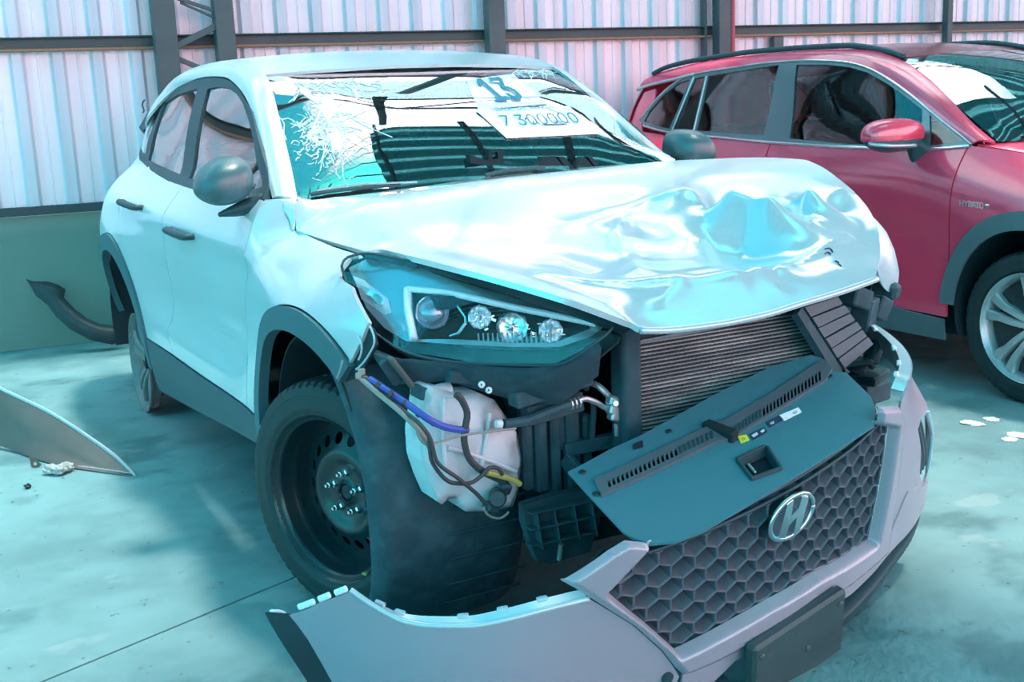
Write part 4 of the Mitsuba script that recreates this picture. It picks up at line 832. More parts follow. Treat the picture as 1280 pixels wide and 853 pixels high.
add(f'{N_}__corner_skin__flange', loft([ca, [p+BR@A_([-.014, .028, .004]) for p in ca]], 24, 3, .003, (0, 0, 1)), 'lamp_shell')
for i in range(1, 5):
    p = ca[i]+BR@A_([-.014, .03, .004]); add(f'{N_}__corner_skin__clip', mv(cbox((.02, .012, .012), .002), frame(p, ca[i+1]-ca[i-1], (0, 0, 1))), 'frost')
# black lower lip and intake behind it
lipt = [(.17, -.010), (.30, -.02), (.45, -.025), (.60, -.015), (.74, .01), (.82, .04)]
add(f'{N_}__lower_intake', loft([[W_([u, DB(u, 0)+.035, h+.05]) for u, h in lipt], [W_([u, DB(u, 0)+.04, h-.01]) for u, h in lipt]], 20, 3, .006, (0, -1, 0)), 'cabin')
add(f'{N_}__lower_lip', loft([[W_([u, DB(u, 0)+.035, h+.0]) for u, h in lipt], [W_([u, DB(u, 0)-.012, h-.012]) for u, h in lipt], [W_([u, DB(u, 0)-.002, h-.052]) for u, h in lipt], [W_([u, DB(u, 0)+.05, h-.06]) for u, h in lipt]], 24, 10, .006, (0, -1, .3)), 'black_plastic')
lipr = [(-u, h+.05) for u, h in lipt]
add(f'{N_}__lower_lip', loft([[W_([u, DB(u, 0)+.035, h+.0]) for u, h in lipr], [W_([u, DB(u, 0)-.012, h-.012]) for u, h in lipr], [W_([u, DB(u, 0)-.002, h-.05]) for u, h in lipr]], 24, 8, .006, (0, -1, .3)), 'black_plastic')
add(f'{N_}__tow_cover', mv(trimesh.creation.cylinder(radius=.014, height=.01, sections=20), frame(W_([*[onB(833, 847)[0]], DB(*onB(833, 847))-.004, onB(833, 847)[1]]), BR[:, 0], BR[:, 2])), 'black_plastic')
# plate holder
kp = f'{N_}__plate_holder'; lab(kp, 'blank dark number plate holder with rust')
add(kp, mv(cbox((.34, .034, .19), .008), BM@frame((.005, -.018, .068), (1, 0, 0), (0, 1, 0))), 'plate_dark', False)
for u, h in ((.15, .13), (-.14, .13), (.03, .06)):
    add(f'{kp}__bolt', mv(lathe([(.001, .004), (.006, .003), (.009, 0)], 12), BM@frame((u, -.036, h), (1, 0, 0), (0, 0, 1))), 'steel_dark')
# grille: hexagonal cells, each a funnel with a fine raised edge
gk = f'{N_}__grille'; cw_, cv_ = .062, .0600
add(f'{gk}__backing', bs(IN.buffer(.012).intersection(sbox(-1, 0, 1, .484)), .075, .004, .03), 'cabin')
kinds = {}
n_ = 0
x0, h0, x1, h1 = IN.bounds
clipP = IN.buffer(.004).intersection(sbox(-1, 0, 1, .486))
for r in range(-1, 12):
    for c in range(-12, 13):
        uc, hc = (c+.5*(r % 2))*cw_, h0-.01+r*cv_*.75
        hx = Polygon([(uc+cw_/2*math.cos(a)*1.1547*s_, hc+cv_/2*math.sin(a)) for a, s_ in ((math.radians(30+60*j), 1) for j in range(6))])
        g = hx.intersection(clipP).simplify(.0015)
        if g.is_empty or g.area < .2*hx.area or g.geom_type != 'Polygon': continue
        ring0 = A_(g.exterior.coords)[:-1]
        if Polygon(ring0).exterior.is_ccw is False: ring0 = ring0[::-1]
        cc = ring0.mean(0); k = len(ring0)
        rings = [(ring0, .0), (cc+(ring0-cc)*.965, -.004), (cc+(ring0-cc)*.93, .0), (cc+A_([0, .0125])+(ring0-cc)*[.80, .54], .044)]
        V = np.vstack([np.c_[p[:, 0], DB(p[:, 0], p[:, 1])+.016+o, p[:, 1]] for p, o in rings])
        def bandf(i0):
            F = []
            for i in range(i0, i0+1):
                for j in range(k): a_, b_ = i*k+j, i*k+(j+1) % k; F += [[a_, b_, b_+k], [a_, b_+k, a_+k]]
            return F
        q_ = f'{gk}_cell'+(f'_{n_:03d}' if n_ else '')
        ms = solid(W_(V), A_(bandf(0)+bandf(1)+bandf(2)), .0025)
        col = np.repeat(A_([[.20, .20, .24], [.23, .23, .27], [.10, .11, .13], [.040, .055, .072]]), k, axis=0)  # edge highlights and darker funnel depths painted into the vertex colours
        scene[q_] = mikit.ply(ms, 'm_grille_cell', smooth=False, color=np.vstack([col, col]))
        n_ += 1
# emblem: oval ring with a slanted letter inside
e0 = onB(984, 643); ec = A_([e0[0], DB(*e0)-.014, e0[1]])
slope = (DB(e0[0]+.03, e0[1])-DB(e0[0]-.03, e0[1]))/.06
EM = BM@frame(ec, (1, float(slope), 0), (0, 0, 1)); EM2 = EM
ek = f'{N_}__emblem'; lab(ek, 'chrome oval emblem with a slanted H')
th_ = np.arange(48)*2*math.pi/48
oval = np.c_[.0655*np.cos(th_), .0465*np.sin(th_)]; ES = np.diag([1.22, 1.22, 1.0, 1.0]); EM = EM@ES
add(f'{ek}__oval_ring', mv(tube(np.vstack([np.c_[oval*.93, 0*th_], [[oval[0, 0]*.93, 0, 0]]]), .0052, 10, 97), EM), 'chrome', True)
add(f'{ek}__backing', prism(Polygon(oval*.90), .004, EM@frame((0, 0, -.006), (1, 0, 0), (0, 1, 0))), 'grille_plastic')
Hs = [Polygon([(-.040, -.026), (-.022, -.0345), (-.012, -.006), (-.004, .0385), (-.020, .036), (-.030, .004)]), Polygon([(.004, -.0385), (.020, -.036), (.030, -.004), (.040, .026), (.022, .0345), (.012, .006)]), Polygon([(-.029, -.006), (-.012, -.010), (.004, -.004), (.026, .010), (.012, .013), (-.010, .004)])]
add(f'{ek}__letter', prism(shapely.union_all(Hs).buffer(.0015), .008, EM@frame((0, 0, -.002), (1, 0, 0), (0, 1, 0))), 'chrome', False)
# black top cover with its vent ridge
CK = f'{N_}__top_cover'
def cs(poly, up=0.0, th=.006, step=.025, c=.51, s=.18, curl=True):
    p = Polygon(poly).buffer(0) if not hasattr(poly, 'geom_type') else poly
    return prism(p, th, BM@A_([[1, 0, 0, 0], [0, 1, 0, 0], [0, s, 1, c+up-th], [0, 0, 0, 1.0]]))
def pp(l, c=.51): return [tuple(onP(*p, c)) for p in l]
cov = pp([(710, 590), (735, 577), (760, 563), (804, 543), (894, 493), (960, 460), (1012, 444), (1026, 447), (1042, 464), (1058, 466), (1089, 496), (1094, 510), (1093, 532), (1050, 560), (1000, 592), (930, 634), (880, 663), (845, 677), (812, 680), (790, 672), (778, 664), (750, 634), (728, 610)])
recess = pp([(921, 577), (958, 560), (976, 588), (940, 601)])
slot_pol = []
for (a, b, a2, b2, n) in (((758, 606), (760, 614), (891, 542), (893, 551), 24), ((913, 540), (914, 549), (1026, 466), (1027, 478), 26)):
    for i in range(n):
        t0, t1 = (i+.22)/n, (i+.78)/n
        L = lambda p, q_, t: (p[0]*(1-t)+q_[0]*t, p[1]*(1-t)+q_[1]*t)
        slot_pol.append((i, n, [L(a, a2, t0), L(a, a2, t1), L(b, b2, t1), L(b, b2, t0)]))
ridge_px = [(742, 603), (800, 576), (889, 534), (906, 528), (960, 497), (1022, 456), (1030, 452), (1040, 464), (1032, 478), (960, 523), (914, 552), (896, 555), (820, 592), (752, 622)]
ridge_p = Polygon(pp(ridge_px)).buffer(0)
cp = Polygon(cov).buffer(0).difference(Polygon(recess)).difference(ridge_p.buffer(-.004))
cp = max(getattr(cp, 'geoms', [cp]), key=lambda g: g.area)
add(CK, cs(cp, 0), 'cover_plastic', False); lab(CK, 'black textured top cover with a slotted vent ridge')
sl = shapely.union_all([Polygon(pp(q_)).buffer(0) for i, n, q_ in slot_pol if not (n == 24 and i > 15) and not (n == 26 and i < 9)])
add(f'{CK}__vent_ridge', cs(ridge_p.difference(sl), .008, .008, .02, curl=False), 'duct_grey', False)
add(f'{CK}__vent_back', cs(ridge_p, -.012, .003, .03, curl=False), 'cabin', False)
for i, n, q_ in slot_pol:
    if (n == 24 and i > 15) or (n == 26 and i < 9): add(f'{CK}__blind_slot', cs(Polygon(pp(q_)).buffer(0), .0095, .002, .02, curl=False), 'black_plastic', False)
add(f'{CK}__notch', bxm(W_([*onP(900, 541), .513+.18*onP(900, 541)[1]]), (.03, .09, .03), (9, -8, 15), .004), 'cabin', False)
rcx = A_(recess)
add(f'{CK}__latch_recess', cs(Polygon(rcx).buffer(.003), -.022, .004, .02, curl=False), 'cabin', False)
rw = list(recess)+[recess[0]]
add(f'{CK}__latch_recess__rim', cat([beam(W_([*a, .51+.18*a[1]-.006]), W_([*b, .51+.18*b[1]-.006]), .008, .03, (0, 0, 1), .002) for a, b in zip(rw[:-1], rw[1:])]), 'black_plastic', False)
add(f'{CK}__latch_recess__bar', cat([beam(W_([*onP(928, 578), .51+.18*onP(928, 578)[1]-.012]), W_([*onP(938, 590), .51+.18*onP(938, 590)[1]-.012]), .008, .006), beam(W_([*onP(935, 574), .51+.18*onP(935, 574)[1]-.012]), W_([*onP(945, 586), .51+.18*onP(945, 586)[1]-.012]), .008, .006)]), 'aluminium', False)
add(f'{CK}__screw_hole', prism(Polygon(pp([(791, 557), (803, 552), (804, 560), (792, 563)])), .002, BM@A_([[1, 0, 0, 0], [0, 1, 0, 0], [0, .18, 1, .5115], [0, 0, 0, 1.0]])), 'cabin', False)
for x, y in ((728, 591), (745, 618), (836, 540), (1037, 471)):
    u, d = onP(x, y); add(f'{CK}__screw_hole', mv(lathe([(.001, .001), (.004, .001), (.007, .0025), (.009, 0)], 14), frame(W_([u, d, .5115+.18*d]), BR[:, 0], BR[:, 1])), 'dark_plastic')
def sticker(name, q_, m): add(f'{CK}__{name}', prism(Polygon(pp(q_)).buffer(0), .0012, BM@A_([[1, 0, 0, 0], [0, 1, 0, 0], [0, .18, 1, .5105], [0, 0, 0, 1.0]])), m, False)
sticker('warning_label', [(922, 546), (933, 544), (937, 551), (926, 555)], 'yellow_label')
sticker('warning_label', [(926, 549), (930, 547.5), (932, 550), (928, 552)], 'black_ink')
sticker('black_label', [(936, 544), (948, 538), (952, 545), (941, 551)], 'black_ink')
sticker('black_label', [(948, 538), (955, 535), (959, 541), (952, 545)], 'black_ink')
sticker('black_label', [(957, 529), (974, 520), (980, 525), (962, 535)], 'black_ink')
sticker('label', [(974, 520), (998, 510), (1002, 516), (980, 527)], 'paper')
for q_ in ([(939, 545), (946, 541), (948, 544), (942, 548)], [(950, 540), (955, 537), (956, 540), (952, 542)], [(962, 530), (967, 527), (968, 530), (964, 532)]):
    sticker('label_print', q_, 'frost')
sticker('label_print', [(981, 523), (984, 521.5), (985, 523.5), (982, 525)], 'yellow_label'); sticker('label_print', [(990, 517), (996, 514), (997, 517), (992, 519)], 'ink_pale')
add(f'{CK}__front_edge', cat([tube([W_([u, DB(u, .5)+o, z]) for u in np.linspace(-.40, .45, 14)], r_, 6, 40) for o, z, r_ in ((.024, .498, .005), (.014, .487, .005))]), 'black_plastic', True)
# ------------------------------------------------------------------ red SUV behind, parked parallel to the white one
RO = A_([3.28, .277, 0]); R_ = 'red_suv'
lab(R_, 'shiny red SUV with black roof rails and silver-spoked wheels, parked by the back wall', 'car')
ry = A_([-.6, -.3, 0, .3, .6, 1.2, 1.7, 2.2, 2.7, 3.0, 3.2, 3.45])
rz = A_([.2, .32, .5, .7, .85, .98, 1.05, 1.12, 1.2, 1.35, 1.5, 1.58])
rt_ = A_([
 [.80, .85, .86, .87, .87, .86, .86, .86, .86, .82, .78, .68],
 [.82, .88, .90, .90, .89, .88, .88, .885, .89, .86, .82, .71],
 [.83, .89, .91, .905, .885, .875, .875, .885, .905, .88, .84, .74],
 [.83, .89, .92, .91, .882, .870, .875, .89, .915, .89, .85, .75],
 [.80, .87, .91, .91, .890, .884, .887, .90, .91, .89, .85, .76],
 [.75, .82, .855, .87, .882, .888, .892, .895, .895, .87, .83, .74],
 [.69, .76, .79, .825, .848, .862, .867, .865, .85, .83, .79, .70],
 [.63, .69, .72, .77, .805, .828, .835, .825, .79, .77, .73, .64],
 [.59, .65, .68, .725, .765, .793, .803, .79, .755, .74, .70, .60],
 [.54, .59, .62, .665, .705, .74, .755, .74, .70, .67, .63, .55],
 [.46, .51, .54, .59, .64, .69, .712, .695, .645, .60, .56, .48],
 [.42, .46, .5, .55, .60, .65, .672, .66, .61, .57, .53, .45]])
_rw = RectBivariateSpline(rz, ry, rt_, kx=3, ky=3, s=.0003)
def rw_(y, z): return _rw(np.clip(z, .18, 1.6), np.clip(y, -.6, 3.46), grid=False)
def rside(P, off=0.0): return np.c_[-rw_(P[:, 0], P[:, 1])-off, P[:, 0], P[:, 1]]+RO
def on_rs(px, py, off=0.0):
    X = on_surf(px, py, lambda q: (q[:, 0]-RO[0])+rw_(q[:, 1]-RO[1], q[:, 2])+off, 3.5, 9.5)-RO; return X[1:]
def rmir(m): return TM((np.asarray(m.vertices)-RO)*[-1, 1, 1]+RO, np.asarray(m.faces)[:, ::-1])
def rpanel(name, poly, m='red_paint', off=0.0, th=.012, step=.04):
    p = Polygon(poly).buffer(0) if not hasattr(poly, 'geom_type') else poly
    msh = surf(p, lambda P: rside(P, off), step, th, (-1, 0, 0))
    k = add(f'{R_}__{name}', msh, m); add(f'{R_}__{name}', rmir(msh), m); return k
FA, RA = (.02, .40), (2.66, .40)
rpanel('fender', [(.435, .335), (.435, 1.115), (.2, 1.09), (-.1, 1.04), (-.45, .95), (-.55, .80), (-.5, .6)]+[tuple(p) for p in arc(FA, .452, 160, 5, 30)])
rpanel('front_door', [(.442, .335), (1.715, .345), (1.72, 1.115), (1.0, 1.11), (.442, 1.115)])
rpanel('rear_door', [(1.725, .345), (2.2, .35)]+[tuple(p) for p in arc(RA, .46, 175, 110, 12)]+[(2.62, .95), (2.80, 1.15), (2.3, 1.135), (1.73, 1.117)])
rpanel('quarter_panel', [(2.81, 1.15), (2.63, .95), (2.51, .84)]+[tuple(p) for p in arc(RA, .46, 108, 5, 20)]+[(3.40, .5), (3.44, .8), (3.42, 1.1), (3.36, 1.30), (3.30, 1.42), (3.12, 1.44), (3.06, 1.36), (3.14, 1.22), (3.10, 1.17)])
rpanel('front_arch_cladding', Polygon(np.vstack([arc(FA, .452, 0, 172, 40), arc(FA, .372, 176, 0, 40)])).union(sbox(-.432, .215, -.355, .42)).union(sbox(.39, .215, .437, .345)), 'red_suv_cladding', .014)
rpanel('rear_arch_cladding', Polygon(np.vstack([arc(RA, .458, 0, 180, 40), arc(RA, .375, 180, 0, 40)])), 'red_suv_cladding', .014)
rpanel('sill_cladding', [(.445, .225), (2.2, .215), (2.2, .345), (1.2, .375), (.9, .372), (.7, .335), (.445, .325)], 'red_suv_cladding', .016)
def rp_(l): return [tuple(on_rs(*p)) for p in l]
rd_top = [(1215, 180), (1190, 160), (1160, 136), (1130, 112), (1108, 97), (1085, 85), (1062, 78.5), (1030, 76), (992, 76), (965, 78), (920, 84), (868, 93), (845, 103), (825, 120), (808, 140), (801, 152)]
rd_bot = [(805, 157), (840, 166.5), (900, 172), (970, 178.5), (1060, 184), (1150, 187), (1212, 182.5)]
rdlo = Polygon(rp_(rd_top+rd_bot)).buffer(.006).buffer(-.006)
q1 = rp_([(805, 152), (812, 139), (828, 120), (848, 104), (863, 99), (837, 161)])
q1b = rp_([(869, 98), (881, 95.5), (866, 162), (842, 161)])
q2 = rp_([(886, 95), (974, 81), (955, 169), (870, 163)])
q3 = rp_([(996, 81), (1035, 81), (1062, 84), (1085, 91), (1108, 104), (1130, 119), (1153, 137), (1152, 183), (1060, 180), (987, 173)])
q4 = rp_([(1162, 143), (1204, 178), (1162, 182)])
rtr = rdlo
rpn = [Polygon(q_).buffer(0) for q_ in (q1, q1b, q2, q3, q4)]
for g in rpn: rtr = rtr.difference(g)
rpanel('window_trim', rtr, 'pillar_grey', .002, .015, .03)
for g, nm in zip(rpn, ('quarter_window', 'rear_vent_window', 'rear_door_window', 'front_door_window', 'mirror_window')): rpanel(nm, g.buffer(.006), 'dark_glass', -.006, 0, .06)
def rtube(pxs, r, name, m, off=.004, n=50): add(f'{R_}__{name}', tube([rside(A_([on_rs(*p)]), off)[0] for p in pxs], r, 6, n), m, True)
rtube(rd_top[:-1]+[(800, 149)], .007, 'chrome_strip', 'chrome'); rtube(rd_bot, .009, 'chrome_strip', 'chrome'); rtube([(798, 112), (815, 106), (845, 99), (868, 93)], .012, 'chrome_strip', 'satin_silver')
rtube([(868, 96), (841, 163)], .006, 'chrome_strip', 'satin_silver', n=8); rtube([(884, 95), (868, 163)], .006, 'chrome_strip', 'satin_silver', n=8)
# cant rail, roof, pillars
dt = [rside(A_([on_rs(*p)]))[0] for p in rd_top[:12]]+[rside(A_([on_rs(*p)]))[0] for p in [(846, 99), (815, 106), (799, 112)]]
ct = [A_(p)+RO for p in ((-.735, .34, 1.13), (-.70, .48, 1.20), (-.65, .68, 1.325), (-.60, .85, 1.42), (-.575, .98, 1.485), (-.555, 1.10, 1.53), (-.535, 1.28, 1.578), (-.535, 1.5, 1.598), (-.54, 1.75, 1.606), (-.545, 1.95, 1.608), (-.55, 2.3, 1.604), (-.55, 2.75, 1.585), (-.54, 2.95, 1.568), (-.53, 3.15, 1.548), (-.52, 3.30, 1.52))]
m = loft([dt, [(a+b)/2+A_([-.014, 0, .014]) for a, b in zip(dt, ct)], ct], 60, 8, .01, (-1, 0, .6))
add(f'{R_}__cant_rail', m, 'red_paint', 40); add(f'{R_}__cant_rail', rmir(m), 'red_paint', 40)
tailp = [rside(A_([on_rs(*p)]))[0] for p in ((799, 113), (815, 107), (845, 100))]
re_ = A_([p-RO for p in ct[5:]]); rc_ = A_([(0, 1.0, 1.555), (0, 1.3, 1.605), (0, 1.75, 1.632), (0, 2.3, 1.632), (0, 2.75, 1.612), (0, 3.15, 1.58), (0, 3.3, 1.56)])
al = np.vstack([re_, re_*[-1, 1, 1], rc_]); rfr = RBFInterpolator(al[:, :2], al[:, 2], smoothing=1e-5)
rpoly = [(-.555, 1.10), (-.3, 1.03), (0, 1.0), (.3, 1.03), (.555, 1.10)]+[tuple(p[:2]*[-1, 1]) for p in re_[1:]]+[tuple(p[:2]) for p in re_[:0:-1]]
add(f'{R_}__roof', surf(rpoly, lambda P: np.c_[P, rfr(P)]+RO, .08, .01, (0, 0, 1)), 'red_roof')
for s in (-1, 1):
    add(f'{R_}__roof_rail', tube([A_([s*x, y, z])+RO for x, y, z in ((.55, 3.22, 1.54), (.555, 3.05, 1.576), (.555, 2.75, 1.604), (.545, 2.1, 1.626), (.535, 1.5, 1.616), (.53, 1.2, 1.572), (.53, 1.08, 1.535))], .015, 8, 50), 'black_plastic', True)
add(f'{R_}__tail', loft([[A_(p)+RO for p in r] for r in ([(-.52, 3.30, 1.53), (0, 3.40, 1.56), (.52, 3.30, 1.53)], [(-.62, 3.42, 1.25), (0, 3.55, 1.25), (.62, 3.42, 1.25)], [(-.70, 3.45, .9), (0, 3.58, .9), (.70, 3.45, .9)], [(-.70, 3.45, .35), (0, 3.55, .35), (.70, 3.45, .35)])], 16, 12, .01, (0, 1, 0)), 'red_paint')
wsr = [A_(p)+RO for p in ((-.548, 1.085, 1.522), (-.3, 1.02, 1.545), (0, 1.0, 1.553), (.3, 1.02, 1.545), (.548, 1.085, 1.522), (.65, .68, 1.325), (.735, .33, 1.13), (.4, .20, 1.125), (0, .15, 1.12), (-.4, .20, 1.125), (-.735, .33, 1.13), (-.65, .68, 1.322))]
add(f'{R_}__windshield', patch(wsr, .04, .06, 0), 'windshield_glass', True)
hr_ = [A_(p)+RO for p in ((-.78, .40, 1.12), (-.4, .23, 1.13), (0, .18, 1.13), (.4, .23, 1.13), (.78, .40, 1.12), (.75, 0, 1.06), (.66, -.55, .97), (0, -.72, .95), (-.66, -.55, .97), (-.75, 0, 1.06))]
add(f'{R_}__hood', patch(hr_, .03, .06, .01, toward=(3, 0, 6)), 'red_paint', True)
add(f'{R_}__front_bumper', loft([[A_(p)+RO for p in r] for r in ([(-.66, -.55, .97), (0, -.72, .95), (.66, -.55, .97)], [(-.80, -.55, .75), (0, -.88, .75), (.80, -.55, .75)], [(-.80, -.50, .30), (0, -.85, .30), (.80, -.50, .30)])], 20, 10, .01, (0, -1, 0)), 'red_paint')
fe_ = [rside(A_([p]))[0] for p in ((-.45, .95), (-.55, .80), (-.50, .60), (-.44, .42), (-.43, .30))]
be_ = [A_(p)+RO for p in ((-.66, -.55, .97), (-.80, -.55, .75), (-.81, -.54, .60), (-.81, -.52, .45), (-.80, -.50, .30))]
m = loft([fe_, [(a+b)/2+A_([-.01, -.03, 0]) for a, b in zip(fe_, be_)], be_], 16, 5, .01, (-1, -.5, 0)); add(f'{R_}__front_corner', m, 'red_paint'); add(f'{R_}__front_corner', rmir(m), 'red_paint')
add(f'{R_}__wiper', tube([A_(p)+RO for p in ((-.6, .30, 1.165), (-.3, .22, 1.16), (.1, .19, 1.15))], .010, 6), 'black_plastic')
# mirror
c = A_([-.975, .72, 1.168])+RO
ico = trimesh.creation.icosphere(4); V = np.sign(ico.vertices)*np.abs(ico.vertices)**.8
V = V*[.175/1, .085, .078]; V[:, 1] = np.clip(V[:, 1], -.2, .03); V[:, 2] += .05*V[:, 0]*(V[:, 2] < 0); V[:, 2] *= 1-.5*np.clip(-(V[:, 0])/.175, 0, 1)**2*(V[:, 2] < 0)
top_f = ico.faces[(V[ico.faces].mean(1)[:, 2] > -.02-.0*V[ico.faces].mean(1)[:, 0])]; bot_f = ico.faces[(V[ico.faces].mean(1)[:, 2] <= -.02)]
mk_ = f'{R_}__mirror'; lab(mk_, 'red door mirror with a black lower half')
add(f'{mk_}__cap', TM(c+V*1.012, top_f), 'red_paint', True); add(f'{mk_}__lower_shell', TM(c+V, ico.faces), 'mirror_black', True)
add(f'{mk_}__lower_strip', tube([c+A_([-.172, -.02, -.030]), c+A_([-.08, -.082, -.043]), c+A_([.06, -.088, -.047])], .010, 8, 20), 'satin_silver', True)
add(f'{mk_}__arm', hullof([(A_([-.86, .70, 1.13])+RO, .035), (A_([-.80, .66, 1.085])+RO, .035), (A_([-.79, .74, 1.08])+RO, .035), (A_([-.84, .70, 1.06])+RO, .03)], 2), 'black_plastic', True)
add(f'{mk_}_001', rmir(TM(c+V, ico.faces)), 'red_paint', True)
# wheels
for i, y in enumerate((.03, 2.66)):
    M = frame(A_([-.77, y, .338])+RO, (0, -1, 0), (0, 0, 1))
    if M[0, 2] > 0: M = frame(A_([-.77, y, .338])+RO, (0, 1, 0), (0, 0, 1)); M[:3, 0] *= -1; M[:3, 2] = (-1, 0, 0)
    k = f'{R_}__wheel'+(f'_{i:03d}' if i else '')
    add(f'{k}__tyre', mv(tyre(.338, .242, .215, 48), M), 'rubber', 25)
    if i == 0: alloy(k, M, .233)
    else: add(f'{k}__rim', mv(lathe([(.001, .05), (.2, .06), (.24, .098), (.242, .08)], 40), M), 'alloy')
    add(f'{R_}__far_wheel', rmir(cat([mv(tyre(.338, .242, .215, 32), M), mv(lathe([(.001, .05), (.2, .06), (.242, .09)], 32), M)])), 'rubber')
add(f'{R_}__inner_filler', cat([bxm(A_([0, 1.4, .34])+RO, (1.56, 3.9, .22)), bxm(A_([0, .45, .72])+RO, (1.45, .04, .7)), bxm(A_([-.50, .02, .5])+RO, (.02, .9, .6)), bxm(A_([.50, .02, .5])+RO, (.02, .9, .6)), bxm(A_([-.5, 2.66, .5])+RO, (.02, .9, .5))]), 'cabin', False)  # added black boxes filling the dark inside of the car
add(f'{R_}__arch_liner', loft([[A_([x, .02+.385*math.cos(a), .41+.39*math.sin(a)])+RO for a in np.linspace(-.4, 3.5, 18)] for x in (-.89, -.5)], 26, 4, .006), 'dark_plastic')
for x in (-.36, .36): add(f'{R_}__seat', cat([rbox(A_([x-.24, 1.15, .5])+RO, A_([x+.24, 1.65, .68])+RO, .06), rbox(A_([x-.23, 1.6, .55])+RO, A_([x+.23, 1.75, 1.18])+RO, .06), rbox(A_([x-.12, 1.63, 1.18])+RO, A_([x+.12, 1.72, 1.36])+RO, .04)]), 'cabin')
add(f'{R_}__rear_seat', rbox(A_([-.6, 2.4, .5])+RO, A_([.6, 2.6, 1.2])+RO, .06), 'cabin')
add(f'{R_}__dashboard', rbox(A_([-.65, .45, .8])+RO, A_([.65, .95, 1.05])+RO, .06), 'cabin')
def text_on(key, text, a, b, up, m, depth=.0015, lift=0.0, bold=False):  # lettering from baseline point a to b, top at up
    t = meshkit.text_mesh(text, 1.0, 0.02, bold); V = np.asarray(t.vertices).copy(); V[:, :2] -= V[:, :2].min(0); w, h = V[:, 0].max(), V[:, 1].max()
    ex, ey = (A_(b)-A_(a))/w, (A_(up)-A_(a))/h; n = np.cross(ex, ey); n /= np.linalg.norm(n)
    zz = V[:, 2:]/.02*depth+lift
    return add(key, TM(A_(a)+V[:, :1]*ex+V[:, 1:2]*ey+zz*n, t.faces), m, False)
b0, b1, bu = (rside(A_([on_rs(*p)]), .003)[0] for p in ((1201, 257.5), (1231, 261), (1201, 250)))
text_on(f'{R_}__badge', 'HYBRID', b0, b1, bu, 'chrome', .004, .002, True); lab(f'{R_}__badge', 'chrome badge reading HYBRID')
b2 = rside(A_([on_rs(1235, 257)]), .005)[0]
add(f'{R_}__badge_mark', hullof([(b2+A_([0, .006, 0]), .006), (b2+A_([0, -.006, .002]), .005), (b2+A_([0, 0, -.008]), .004)], 1), 'chrome')
# ------------------------------------------------------------------ loose things
# sheets taped inside the white car's windscreen
def on_glass(pts, off): return [on_ws(x, y, off) for x, y in pts]
s1 = [(582, 101), (641, 93.5), (684, 131), (598, 139)]
s2 = [(594, 139.5), (711, 134), (748, 169), (633, 174.5)]
lab(add('price_sheet', patch(on_glass(s1, .004), 0, .03, .0012), 'paper', False), 'white paper sheet with the number 13, upper one on the cracked windshield', 'paper sheet')
lab(add('price_sheet', patch(on_glass(s2, .006), 0, .03, .0012), 'paper', False), 'white paper sheet with the price, under the sheet numbered 13', 'paper sheet')
def wtext(key, text, a, b, u, m, off=.0075, bold=False): text_on(key, text, on_ws(*a, off), on_ws(*b, off), on_ws(*u, off), m, .0008, 0, bold)
wtext('price_sheet__number', '13', (622, 129), (657, 126), (590, 101), 'ink', .008, bold=True)
wtext('price_sheet_001__caption', 'BASE DE VENTA', (620, 141.5), (692, 138), (617, 137), 'ink_pale', .009)
wtext('price_sheet_001__price', '7 300000', (631, 160.5), (725, 156), (622, 147), 'ink', .009)
# broken black bracket and wiper at the foot of the windscreen
def pl(pts, y, th=.014): return patch([at(px_, py_, 'y', y) for px_, py_ in pts], 0, .02, th, off=th/2)
lab('broken_bracket', 'broken black plastic bracket lying at the foot of the cracked windshield', 'bracket')
add('broken_bracket__rail', pl([(584, 193), (588, 194), (604, 200), (640, 206), (680, 212), (676, 217), (640, 212), (608, 208), (586, 204)], .56, .03), 'bracket_black')
add('broken_bracket__foot', pl([(583, 205), (596, 207), (605, 216), (604, 224), (590, 226), (583, 214)], .60, .03), 'bracket_black')
add('broken_bracket__upright', patch([at(*p, 'y', .555) for p in ((611, 187), (627, 186), (632, 208), (630, 214), (610, 211))], 0, .01, .02, holes=([at(*p, 'y', .555) for p in ((615, 190), (622, 190), (623, 198), (616, 200))],)), 'bracket_black')
add('broken_bracket__clip', pl([(675, 196), (690, 195), (703, 209), (700, 214), (668, 216)], .545, .03), 'bracket_black')
add('broken_bracket__clip', pl([(695, 196), (703, 196), (716, 211), (706, 212)], .545, .03), 'bracket_black')
add('broken_bracket__clip', pl([(724, 196), (729, 197), (738, 208), (716, 211)], .54, .03), 'bracket_black')
add('broken_bracket__clip', pl([(732, 196), (737, 196), (746, 206), (741, 208)], .54, .03), 'bracket_black')
W2 = f'{S}__wiper'
add(W2, tube([on_ws(x, y, .012) for x, y in ((388, 247), (430, 241), (470, 237), (500, 235))], .007, 6), 'black_plastic')
add(f'{W2}__blade', tube([on_ws(x, y, .02) for x, y in ((395, 245), (440, 238), (485, 235.5), (520, 234))], .0035, 6), 'satin_silver')
add(f'{S}__wiper', tube([on_ws(x, y, .012) for x, y in ((606, 223), (640, 216), (680, 213))], .007, 6), 'black_plastic')
